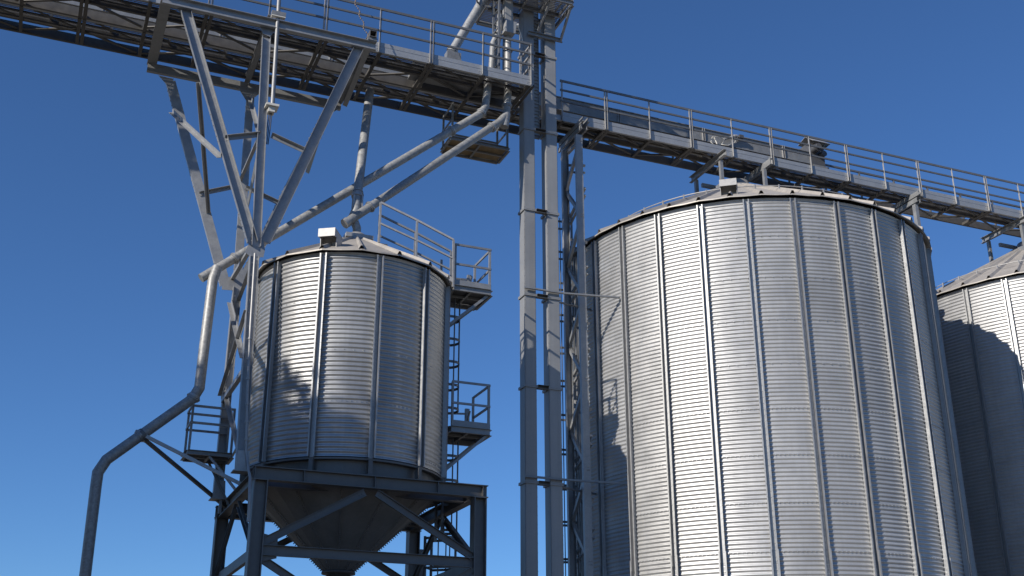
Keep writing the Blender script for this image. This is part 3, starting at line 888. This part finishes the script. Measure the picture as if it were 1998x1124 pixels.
m = MB(); m.tube([(10.227, 25.420, 18.429), (10.122, 25.420, 18.002), (10.059, 25.400, 16.994)], 0.075, 16); m.build('branch', M_PIPE, pF)
pG = spout('pipe with square diverter box beside the elevator leg, above the gantry deck', [(10.434, 25.400, 18.403), (10.450, 25.400, 18.073), (10.419, 25.320, 16.551)], 0.095, ((1, 0.1),))
m = MB(); e = V((10.449, 25.400, 18.776))
m.box(tuple(e + Vector((-0.13, -0.13, -0.05))), tuple(e + Vector((0.10, 0.13, 1.6))))
m.plate([e + Vector((-0.2, -0.14, -0.42)), e + Vector((0.12, -0.14, -0.42)), e + Vector((0.16, -0.14, -0.04)), e + Vector((-0.14, -0.14, -0.04))], 0.24)
m.build('diverter_box', M_CASING, pG)
m = MB(); m.tube([e + Vector((-0.14, -0.2, -0.22)), e + Vector((0.22, -0.2, -0.1))], 0.06, 14)
m.tube([e + Vector((0.2, -0.2, -0.1)), e + Vector((0.3, -0.18, -0.3)), e + Vector((0.42, -0.1, -0.55))], 0.012, 6); m.build('actuator', M_BOX, pG)
m = MB(); m.tube([(10.363, 25.450, 18.382), (10.348, 25.450, 17.912), (10.332, 25.400, 16.575)], 0.04, 12); m.build('branch', M_PIPE, pG)

# props holding the drop pipe off the frame
pr = thing('pipe_prop', (FU0, 26.0, FZ), 'pair of long thin struts propping the bent drop pipe off the frame', 'strut')
cl = V((2.011, 25.100, 6.135))
m = MB(); m.bar(cl + Vector((0, -0.08, 0)), (FU0 + 0.02, 24.6, FZ + 0.02), 0.07, 0.07); m.build('strut', M_TOWER, pr)
m = MB(); m.bar(cl + Vector((0, 0.08, -0.02)), (FU0 + 0.02, 26.5, FZ - 0.12), 0.07, 0.07); m.build('strut', M_FRAME, pr)
m = MB(); d = (V((1.360, 25.100, 5.560)) - V((2.958, 25.100, 7.046))).normalized(); m.ring(cl - d*0.05, cl + d*0.05, 0.116, 0.15, 20); m.build('clamp', M_FRAME, pr)

# ------------------------------------------------------------------ bucket elevator
EV0, EV1, ETOP = 25.55, 25.90, 21.5
el = thing('bucket_elevator', (11.4, 25.7, GROUND), 'tall twin-legged bucket elevator of grey casing sheet between the two silos', 'elevator')
FLZ = [GROUND + 0.8, 1.15, 3.58, 6.0, 8.42, 10.86, 13.28, 15.71, 18.13]
for (ua, ub) in ((11.00, 11.29), (11.66, 11.96)):
    m = MB(); m.box((ua, EV0, GROUND), (ub, EV1, ETOP))
    for z in FLZ:
        m.box((ua - 0.035, EV0 - 0.035, z - 0.045), (ub + 0.035, EV1 + 0.035, z - 0.012))
        m.box((ua - 0.035, EV0 - 0.035, z - 0.008), (ub + 0.035, EV1 + 0.035, z + 0.025))
    # folded seam flanges with bolts up the edges
    for x in (ua, ub):
        sgn = -1 if x == ua else 1
        m.box((min(x, x + sgn*0.016), EV0 + 0.012, GROUND), (max(x, x + sgn*0.016), EV0 + 0.02, ETOP))
        z = GROUND + 0.3
        while z < ETOP:
            m.bolt((x + sgn*0.012, EV0 + 0.012, z), (0, -1, 0), 0.010, 0.010); z += 0.22
    m.build('leg_casing', M_CASING, el)
for z in FLZ:
    m = MB(); m.chan((11.325, EV0 + 0.05, z - 0.02), (11.625, EV0 + 0.05, z - 0.02), 0.12, 0.10, 0.01); m.build('spreader', M_FRAME, el)
def tie(a, b):
    m = MB(); m.ang(a, b, 0.06, 0.008); m.build('tie_bar', M_GANTRY, el)
for zt, pr1, pr2 in ((10.98, (13.585, 25.272, 11.000), (13.354, 26.472, 11.050)), (6.08, (13.553, 25.244, 6.060), (13.381, 26.545, 6.050))):
    a1 = V(pr1); a2 = V(pr2)
    tie((10.95, EV0 - 0.045, zt), (12.03, EV0 - 0.045, zt)); tie((12.03, EV0 - 0.04, zt), (a1.x, a1.y, zt + (a1.z - zt)))
    tie((11.98, EV1 + 0.02, zt - 0.08), (a2.x, a2.y, a2.z - 0.02))
m = MB()
z = GROUND + 1
m.box((11.40, EV1 - 0.06, 15.6), (11.56, EV1 - 0.05, ETOP))
for x in (11.40, 11.55): m.box((x, EV1 - 0.10, 15.6), (x + 0.012, EV1 - 0.04, ETOP))
z = 15.6
while z < ETOP:
    m.box((11.412, EV1 - 0.085, z), (11.55, EV1 - 0.07, z + 0.04)); z += 0.11
m.build('cable_tray', M_POST, el)
m = MB(); m.chan((11.1, EV0 - 0.05, 18.72), (12.15, EV0 - 0.05, 18.72), 0.06, 0.12, 0.01); m.build('cross_bar', M_GANTRY, el)
# head platform seen from below
px0, px1, py0, py1, pz = 9.99, 12.17, 24.80, 26.65, 19.55
hp = MB()
for dz in (0.05, 0.06, 0.07):
    for a_, b_, c_, d_ in ((px0 + 0.02, py0 + 0.02, px1 - 0.02, EV0 - 0.03), (px0 + 0.02, EV1 + 0.03, px1 - 0.02, py1 - 0.02), (px0 + 0.02, EV0 - 0.03, 10.97, EV1 + 0.03), (11.99, EV0 - 0.03, px1 - 0.02, EV1 + 0.03)):
        hp.add([(a_, b_, pz + dz), (c_, b_, pz + dz), (c_, d_, pz + dz), (a_, d_, pz + dz)], [[0, 1, 2, 3]])
hp.build('platform_grating', M_GRATE, el)
m = MB()
for y in (py0, py1): m.chan((px0, y, pz), (px1, y, pz), 0.06, 0.14, 0.01, flip=(y == py1))
for x in (px0, px1): m.chan((x, py0, pz), (x, py1, pz), 0.06, 0.14, 0.01, flip=(x == px0))
for x in (10.9, 11.48, 12.05): m.bar((x, py0, pz - 0.02), (x, EV0 - 0.06, pz - 0.02), 0.05, 0.08); m.bar((x, EV1 + 0.06, pz - 0.02), (x, py1, pz - 0.02), 0.05, 0.08)
for y in (EV0 - 0.06, EV1 + 0.06): m.chan((px0 + 0.07, y, pz - 0.01), (px1 - 0.07, y, pz - 0.01), 0.06, 0.12, 0.01)
m.build('platform_frame', M_GANTRY, el)
for a, b in (((px1 - 0.03, py0 + 0.1, pz - 0.08), (12.08, EV0 - 0.06, 18.70)), ((px1 - 0.03, py1 - 0.02, pz - 0.08), (11.98, EV1 + 0.05, 18.95)), ((px0 + 0.03, py1 - 0.02, pz - 0.08), (10.98, EV1 + 0.03, 18.95)), ((11.5, py0 + 0.05, pz - 0.08), (11.35, EV0 - 0.05, 18.75))):
    m = MB(); m.ang(a, b, 0.06, 0.008); m.build('platform_brace', M_GANTRY, el)
m = MB()
for x in (px0, (px0 + px1)/2, px1):
    for y in (py0, py1): m.bar((x, y, pz + 0.07), (x, y, pz + 1.15), 0.05)
for z in (0.5, 0.85, 1.15):
    for y in (py0, py1): m.bar((px0, y, pz + z), (px1, y, pz + z), 0.045)
    for x in (px0, px1): m.bar((x, py0, pz + z), (x, py1, pz + z), 0.045)
m.build('platform_railing', M_POST, el)
m = MB(); m.box((10.85, 25.4, 21.5), (12.1, 26.05, 22.6)); m.tube([(11.48, 25.38, 22.6), (11.48, 26.07, 22.6)], 0.62, 28); m.build('head_housing', M_CASING, el)
m = MB(); m.box((10.85, 25.4, GROUND), (12.1, 26.05, GROUND + 0.8)); m.build('boot_housing', M_CASING, el)

def caged_ladder(label, base, out, side, z0, z1, cage0, hoop_step=0.9, depth=0.72, w=0.42, group='caged ladders'):
    """two stiles with rungs, hoops and long straps; out = direction away from the wall"""
    root = thing('caged_ladder', base, label, 'ladder', group)
    b = V(base[0], base[1], 0); o = V(out).normalized(); s = V(side).normalized(); up = Vector((0, 0, 1))
    for e in (-1, 1):
        m = MB(); m.bar(b + s*e*w/2 + up*z0, b + s*e*w/2 + up*z1, 0.06, 0.05, up=o); m.build('stile', M_RAIL, root)
    z = z0 + 0.2
    m = MB()
    while z < z1:
        m.tube([b - s*w/2 + up*z, b + s*w/2 + up*z], 0.018, 6); z += 0.29
    m.build('rungs', M_RAIL, root)
    def arc(z, k0=0, k1=12, n=12):
        return [b + s*(w/2*math.cos(math.pi*k/n)*1.0) * (1.0 + 0.75*math.sin(math.pi*k/n)) + o*(depth*math.sin(math.pi*k/n)) + up*z for k in range(k0, k1 + 1)]
    z = cage0
    while z < z1:
        a = arc(z)
        m = MB()
        for p, q in zip(a[:-1], a[1:]): m.bar(p, q, 0.016, 0.06)
        m.build('cage_hoop', M_RAIL, root); z += hoop_step
    for k in (2, 4, 6, 8, 10):
        m = MB(); p0, p1 = arc(cage0)[k], arc(z1 - 0.1)[k]
        m.bar(p0, p1, 0.045, 0.016, up=o); m.build('cage_strap', M_RAIL, root)
    return root
lad_e = caged_ladder('ladder with safety cage climbing the elevator head above the gantry end', (10.02, 25.2, 17.0), (-1, 0, 0), (0, 1, 0), 16.7, 21.3, 19.25, 0.75, depth=0.58)

# ------------------------------------------------------------------ lattice tower
LU = 12.92
lt = thing('lattice_tower', (LU, 26.4, GROUND), 'narrow lattice tower standing between the elevator and the large silo', 'lattice tower')
LF, LB = (12.920, 25.908, 14.517)[1], (12.920, 26.923, 14.988)[1]
LF, LB = LF, LB
for vv in (LF, LB):
    m = MB(); m.chan((LU - 0.09, vv, GROUND), (LU - 0.09, vv, GZ - 0.45), 0.10, 0.20, 0.012, up=(1, 0, 0), flip=(vv == LB)); m.build('leg', M_TOWER, lt)
    m = MB(); m.box((LU - 0.12, vv - 0.10, GROUND), (LU + 0.12, vv + 0.10, GROUND + 0.02)); m.build('base_plate', M_TOWER, lt)
z = GZ - 0.62; k = 0
while z > GROUND + 1.4:
    def lat(a, za, b, zb_, du, w):
        one(lt, 'diagonal', M_TOWER, lambda m: m.bar((LU + du, a, za), (LU + du, b, zb_), w*0.9, w))
    p_, q_ = (LF + 0.02, LB - 0.02) if k % 2 == 0 else (LB - 0.02, LF + 0.02)
    lat(p_, z, q_, z - 1.15, -0.055, 0.09)
    lat(q_, z - 0.30, p_, z - 0.78, 0.055, 0.075)
    lat(q_, z - 0.52, p_, z - 1.00, 0.055, 0.06)
    z -= 1.17; k += 1
for zc, y0, y1 in ((GZ - 0.09, 25.62, 27.25), (GZ - 0.27, 25.72, 27.3)):
    for dx in (-0.10, 0.06):
        m = MB(); m.chan((LU + dx, y0, zc), (LU + dx, y1, zc), 0.05, 0.15, 0.010); m.build('head_beam', M_GANTRY, lt)
m = MB(); m.ang((LU, 25.9, GZ - 0.55), (LU, 27.35, GZ - 0.55), 0.08, 0.01); m.build('head_beam', M_TOWER, lt)

# ladder on the far flank of the large silo
a = R(172)
lad_s = caged_ladder('ladder whose safety hoops peep out behind the left flank of the large silo', (18.55 + 5.35*math.cos(a), 26.8 + 5.35*math.sin(a), GROUND + 2), (math.cos(a), math.sin(a), 0), (-math.sin(a), math.cos(a), 0), GROUND + 0.3, 14.2, GROUND + 2.4, 0.95)

# supports of the gantry on the silo roofs ------------------------------
def roof_support(label, cx, specs):
    root = thing('gantry_support', (cx, 26.8, 15.0), label, 'gantry support', 'gantry supports on the silo roofs')
    for (du, y0, y1, z0) in specs:
        m = MB(); m.chan((cx + du, y0, z0), (cx + du, y1, z0), 0.10, 0.20, 0.012, flip=(du < 0)); m.build('beam', M_GANTRY, root)
        for y in (y0 + 0.35, y1 - 0.25):
            rr = math.hypot(du, y - 26.8); zr = 13.1 + (5.31 - rr)*0.555
            m = MB(); m.bar((cx + du, y, zr - 0.05), (cx + du, y, z0 - 0.101), 0.10, 0.10)
            m.box((cx + du - 0.14, y - 0.14, zr - 0.08), (cx + du + 0.14, y + 0.14, zr + 0.10)); m.build('post', M_GANTRY, root)
    m = MB(); m.bar((cx - 0.95, 27.2, 16.0), (cx + 0.95, 27.2, 16.0), 0.08, 0.12); m.build('tie', M_GANTRY, root)
    return root
roof_support('stubby beams and posts holding the gantry over the apex of the sunlit large silo', 18.55, ((-0.95, 25.75, 27.75, GZ - 0.11), (0.55, 25.7, 27.5, GZ - 0.11)))
roof_support('stubby beams and posts holding the gantry over the apex of the cut-off silo', 30.3, ((-0.95, 25.8, 27.9, GZ - 0.11), (0.55, 25.8, 27.6, GZ - 0.11)))
es = thing('eave_support', (23.3, 26.4, 13.6), 'twin beam and leg holding the gantry at the right rim of the large silo', 'gantry support', 'gantry supports on the silo roofs')
eu = (24.787, 26.010, 16.400)[0]
for zc, y0, y1 in ((GZ - 0.09, 25.75, 27.2), (GZ - 0.28, 25.85, 27.25)):
    for dx in (-0.09, 0.05):
        m = MB(); m.chan((eu + dx, y0, zc), (eu + dx, y1, zc), 0.05, 0.15, 0.010); m.build('beam', M_GANTRY, es)
for y in (26.05, 27.0):
    m = MB(); m.bar((eu, y, 12.6), (eu, y, GZ - 0.36), 0.12, 0.14); m.build('post', M_GANTRY, es)
m = MB(); m.ang((eu, 26.05, 13.6), (eu, 27.0, 15.2), 0.06, 0.008); m.build('brace', M_GANTRY, es)
m = MB(); m.ang((eu, 27.0, 13.6), (eu, 26.05, 15.2), 0.06, 0.008); m.build('brace', M_GANTRY, es)

# ------------------------------------------------------------------ service platforms
def platform(label, x0, x1, y0, y1, z, rails, deck_mat, kick=0.0, skirt=0.10, rail_sides=('near', 'far', 'left', 'right'), postx=None, hang=None):
    """deck with edge frame, posts and rails; rails are heights above the deck"""
    root = thing('service_platform', ((x0 + x1)/2, (y0 + y1)/2, z), label, 'platform', 'small railed service platforms')
    m = MB(); m.box((x0 + 0.02, y0 + 0.02, z - 0.025), (x1 - 0.02, y1 - 0.02, z)); m.build('deck', deck_mat, root)
    m = MB()
    m.chan((x0, y0, z - skirt/2 + 0.005), (x1, y0, z - skirt/2 + 0.005), 0.06, skirt, 0.008)
    m.chan((x0, y1, z - skirt/2 + 0.005), (x1, y1, z - skirt/2 + 0.005), 0.06, skirt, 0.008, flip=True)
    for x in (x0, x1):
        m.chan((x, y0 + 0.001, z - skirt/2 + 0.005), (x, y1 - 0.001, z - skirt/2 + 0.005), 0.06, skirt - 0.004, 0.008, flip=(x == x0))
    m.bar(((x0 + x1)/2, y0, z - 0.06), ((x0 + x1)/2, y1, z - 0.06), 0.05, 0.05)
    m.bar((x0, (y0 + y1)/2, z - 0.062), (x1, (y0 + y1)/2, z - 0.062), 0.05, 0.05)
    m.build('edge_frame', M_GANTRY, root)
    top_ = max(rails)
    for x in (x0 + 0.02, x1 - 0.02):
        for y in (y0 + 0.02, y1 - 0.02):
            m = MB(); m.bar((x, y, z), (x, y, z + (hang if hang else top_)), 0.05); m.build('post', M_GANTRY, root)
    for rz in rails:
        for sd in rail_sides:
            m = MB()
            if sd == 'near': m.bar((x0, y0, z + rz), (x1, y0, z + rz), 0.035, 0.05)
            if sd == 'far': m.bar((x0, y1, z + rz), (x1, y1, z + rz), 0.035, 0.05)
            if sd == 'left': m.bar((x0, y0, z + rz), (x0, y1, z + rz), 0.035, 0.05)
            if sd == 'right': m.bar((x1, y0, z + rz), (x1, y1, z + rz), 0.035, 0.05)
            m.build('rail', M_GANTRY, root)
    if kick:
        m = MB()
        m.box((x0, y0 - 0.012, z + 0.015), (x1, y0 - 0.004, z + kick))
        m.box((x1 + 0.004, y0, z + 0.015), (x1 + 0.012, y1, z + kick)); m.build('kick_plate', M_GANTRY, root)
    return root
UPX1, PYN, PYF = 9.42, 23.95, 25.0
plU = platform('upper service platform at the right rim of the small silo, by the roof stair', 8.50, UPX1, PYN, PYF, 10.12, (1.05, 0.55), M_DARK, 0.15, 0.14, ('near', 'right'))
plL = platform('lower service platform beside the wall of the small silo', 8.50, UPX1, PYN, PYF, 6.72, (1.05, 0.55), M_DARK, 0.15, 0.14, ('near', 'right'))
for root, zz in ((plU, 10.12), (plL, 6.72)):
    for y in (PYN + 0.02, PYF - 0.25):
        m = MB(); m.ang((UPX1 - 0.02, y, zz - 0.13), (8.38, y, zz - 1.05), 0.06, 0.008); m.build('knee_brace', M_GANTRY, root)
    m = MB(); m.bar((UPX1 - 0.2, PYF - 0.1, zz), (UPX1 - 0.2, PYF - 0.1, zz + 0.72), 0.10, 0.07)
    m.bar((UPX1 - 0.2, PYF - 0.1, zz + 0.6), (8.75, PYF - 0.15, zz + 0.55), 0.04)
    m.bar((UPX1 - 0.28, PYF - 0.1, zz + 0.02), (UPX1 - 0.2, PYF - 0.3, zz + 0.62), 0.03); m.build('gate', M_GANTRY, root)
lad1 = caged_ladder('caged ladder between the two platforms of the small silo', (8.50, 24.72, 6.7), (1, 0, 0), (0, 1, 0), 6.72, 10.1, 7.3, 0.56, depth=0.42)
lad2 = caged_ladder('caged ladder dropping from the lower platform beside the frame', (8.52, 24.72, 4), (1, 0, 0), (0, 1, 0), 4.3, 6.68, 4.5, 0.56, depth=0.42)
lad3 = caged_ladder('caged ladder seen through the steel frame, running down to the yard', (9.05, 27.0, 2), (0.75, -0.65, 0), (0.65, 0.75, 0), GROUND, 4.75, 0.5, 0.70)
# tall casing post seen through the frame beside that ladder
m = MB(); m.box((8.78, 27.5, GROUND), (8.98, 27.8, 4.55)); m.box((9.0, 27.55, GROUND), (9.20, 27.8, 4.55)); m.box((8.76, 27.48, 2.9), (9.22, 27.82, 2.94))
tag(m.build('casing_post', M_CASING), 'pale twin sheet-metal post seen through the frame under the small silo', 'post')

# roof stair of the small silo
st = thing('roof_stair', (7.6, 24.0, 10.3), 'stepped stair with two handrails climbing the roof of the small silo', 'stair')
a0 = V((8.474, 23.900, 10.310)); a1 = V((6.771, 24.250, 11.085))
A_top = V((6.702, 24.200, 12.049)); A_bot = V((6.747, 24.200, 11.008)); B_top = V((7.571, 24.050, 11.672)); B_bot = V((7.602, 24.050, 10.685)); C_top = V((8.443, 23.900, 11.253)); C_bot = V((8.454, 23.900, 10.048))
A_bot.x = A_top.x; B_bot.x = B_top.x
far = Vector((0.16, 0.62, -0.03))
def stair_side(off, mat, nm):
    o = V(off)
    for t_, b_ in ((A_top, A_bot), (B_top, B_bot), (C_top, C_bot)):
        m = MB(); m.bar(b_ + o, t_ + o, 0.045); m.build('post', mat, st)
    m = MB(); m.bar(A_top + o, B_top + o, 0.045); m.bar(B_top + o, C_top + o, 0.045); m.build('handrail', mat, st)
    am = lerp(A_bot, A_top, 0.48); bm = lerp(B_bot, B_top, 0.48); cm = lerp(C_bot, C_top, 0.60)
    m = MB(); m.bar(am + o, bm + o, 0.04); m.bar(bm + o, cm + o, 0.04); m.build('mid_rail', mat, st)
stair_side((0, 0, 0), M_POST, 'near')
stair_side(far, M_GANTRY, 'far')
m = MB(); m.bar(B_bot + Vector((0, 0, 0.06)), C_bot + Vector((0, 0, 0.16)), 0.03, 0.10); m.bar(B_bot + far + Vector((0, 0, 0.06)), C_bot + far + Vector((0, 0, 0.16)), 0.03, 0.10); m.build('stringer', M_POST, st)
for k in range(6):
    c = lerp(A_bot, C_bot + Vector((0, 0, 0.2)), (k + 0.15)/5.6)
    m = MB()
    m.plate([c + Vector((-0.14, 0, 0)), c + Vector((0.16, 0, 0)), c + far + Vector((0.16, 0, 0)), c + far + Vector((-0.14, 0, 0))], 0.02)
    m.plate([c + Vector((0.155, 0, -0.16)), c + far + Vector((0.155, 0, -0.16)), c + far + Vector((0.155, 0, 0)), c + Vector((0.155, 0, 0))], 0.012)
    m.plate([c + Vector((-0.14, 0, 0)), c + Vector((0.16, 0, 0)), c + Vector((0.16, 0, -0.16)), c + Vector((-0.14, 0, -0.10))], 0.012)
    m.build('tread', M_FRAME, st)

# hanging platform under the gantry
d0 = (9.176, 26.350, 15.395); d1 = (10.876, 26.350, 15.402)
plH = platform('railed plywood-floored platform hanging under the gantry left of the elevator', d0[0] + 0.02, d1[0] - 0.02, 26.35, 27.15, d0[2] + 0.05, (0.55, 1.0), M_PLY, 0, 0.10, ('far', 'right', 'left'), None, 16.5 - d0[2])

# small platform on the frame's left flank
q0 = V((3.029, 25.600, 5.966)); q1 = V((3.975, 25.600, 5.984))
plW = platform('little railed platform sticking out to the left under the bent pipe', q0.x, q1.x, 25.6, 26.3, (q0.z + q1.z)/2 + 0.06, (1.0, 0.62), M_DARK, 0, 0.10, ('near', 'left', 'far'))
zz = (q0.z + q1.z)/2
m = MB(); m.bar((q0.x + 0.45, 25.63, zz), (FU0 + 0.02, 25.2, FZ - 0.03), 0.07, 0.05); m.build('knee_brace', M_POST, plW)
m = MB(); m.bar((q0.x + 0.55, 26.25, zz - 0.02), (FU0 + 0.02, 26.05, FZ - 0.2), 0.07, 0.05); m.build('knee_brace', M_FRAME, plW)
m = MB(); m.bar((q1.x, 26.1, zz), (FU0 - 0.02, 26.2, zz + 0.1), 0.06, 0.06); m.build('bracket', M_GANTRY, plW)
m = MB(); m.bar((q1.x + 0.02, 25.62, zz + 0.02), (3.746, 23.351, 5.722), 0.04, 0.04); m.build('stay', M_GANTRY, plW)
m = MB(); m.bar((q1.x - 0.05, 26.25, FZ - 0.3), (q1.x - 0.05, 26.25, zz - 0.02), 0.06); m.build('prop', M_GANTRY, plW)

# ------------------------------------------------------------------ trees beside the yard, whose shade falls across the frame
def tree(label, x, y, h, cr, seed, n=23000):
    rg = random.Random(seed)
    root = thing('tree', (x, y, GROUND), label, 'tree', 'trees beside the yard')
    m = MB()
    top = Vector((x + rg.uniform(-0.5, 0.5), y + rg.uniform(-0.5, 0.5), GROUND + h*0.8))
    base = Vector((x, y, GROUND))
    m.tube([base, lerp(base, top, 0.3), lerp(base, top, 0.65) + Vector((0.2, -0.1, 0)), top], [0.38, 0.28, 0.18, 0.05], 10)
    blobs = []
    for k in range(60):
        a = rg.uniform(0, 2*math.pi); zz = rg.uniform(0.22, 0.95); rr = cr*math.sqrt(max(0.05, 1 - abs(zz - 0.5)*1.6))*rg.uniform(0.35, 0.85)
        c = Vector((x + rr*math.cos(a), y + rr*math.sin(a), GROUND + h*zz))
        st_ = lerp(base, top, max(0.2, zz - 0.2))
        m.tube([st_, lerp(st_, c, 0.6) + Vector((0, 0, 0.3)), c], [0.09, 0.06, 0.02], 6)
        blobs.append((c, cr*rg.uniform(0.30, 0.46)))
    m.build('trunk', M_BARK, root)
    m = MB()
    for _ in range(n):
        c, r_ = rg.choice(blobs)
        d_ = Vector((rg.gauss(0, 1), rg.gauss(0, 1), rg.gauss(0, 1))).normalized()
        p = c + d_ * r_ * rg.random()**0.45
        a_ = Vector((rg.gauss(0, 1), rg.gauss(0, 1), rg.gauss(0, 1))).normalized()
        b_ = a_.cross(d_).normalized() if a_.cross(d_).length > 0.1 else Vector((1, 0, 0))
        s_ = rg.uniform(0.12, 0.26)
        m.add([p - a_*s_, p + b_*s_*0.6, p + a_*s_, p - b_*s_*0.6], [[0, 1, 2, 3]])
    m.build('crown', M_LEAF, root)
def tree_at(label, perp, dist, h, cr, seed, n=23000):
    """perp: metres across the sun's path, dist: metres towards the sun from the frame"""
    c = Vector((SX, SY, 0)) + Vector((-math.cos(R(SUN_AZ)), -math.sin(R(SUN_AZ)), 0))*dist
    t = Vector((-math.sin(R(SUN_AZ)), math.cos(R(SUN_AZ)), 0))
    base_perp = Vector((SX, SY, 0)).dot(t)
    c += t*(perp - base_perp)
    tree(label, c.x, c.y, h, cr, seed, n)
tree_at('broad leafy tree out of view at the left of the yard, nearest the camera', 17.8, 21, 18.2, 4.2, 3)
tree_at('leafy tree out of view at the left of the yard, in the middle of three', 21.0, 23, 20.0, 4.2, 5)
tree_at('leafy tree out of view at the left of the yard, farthest of three', 24.6, 22, 19.6, 4.0, 8)
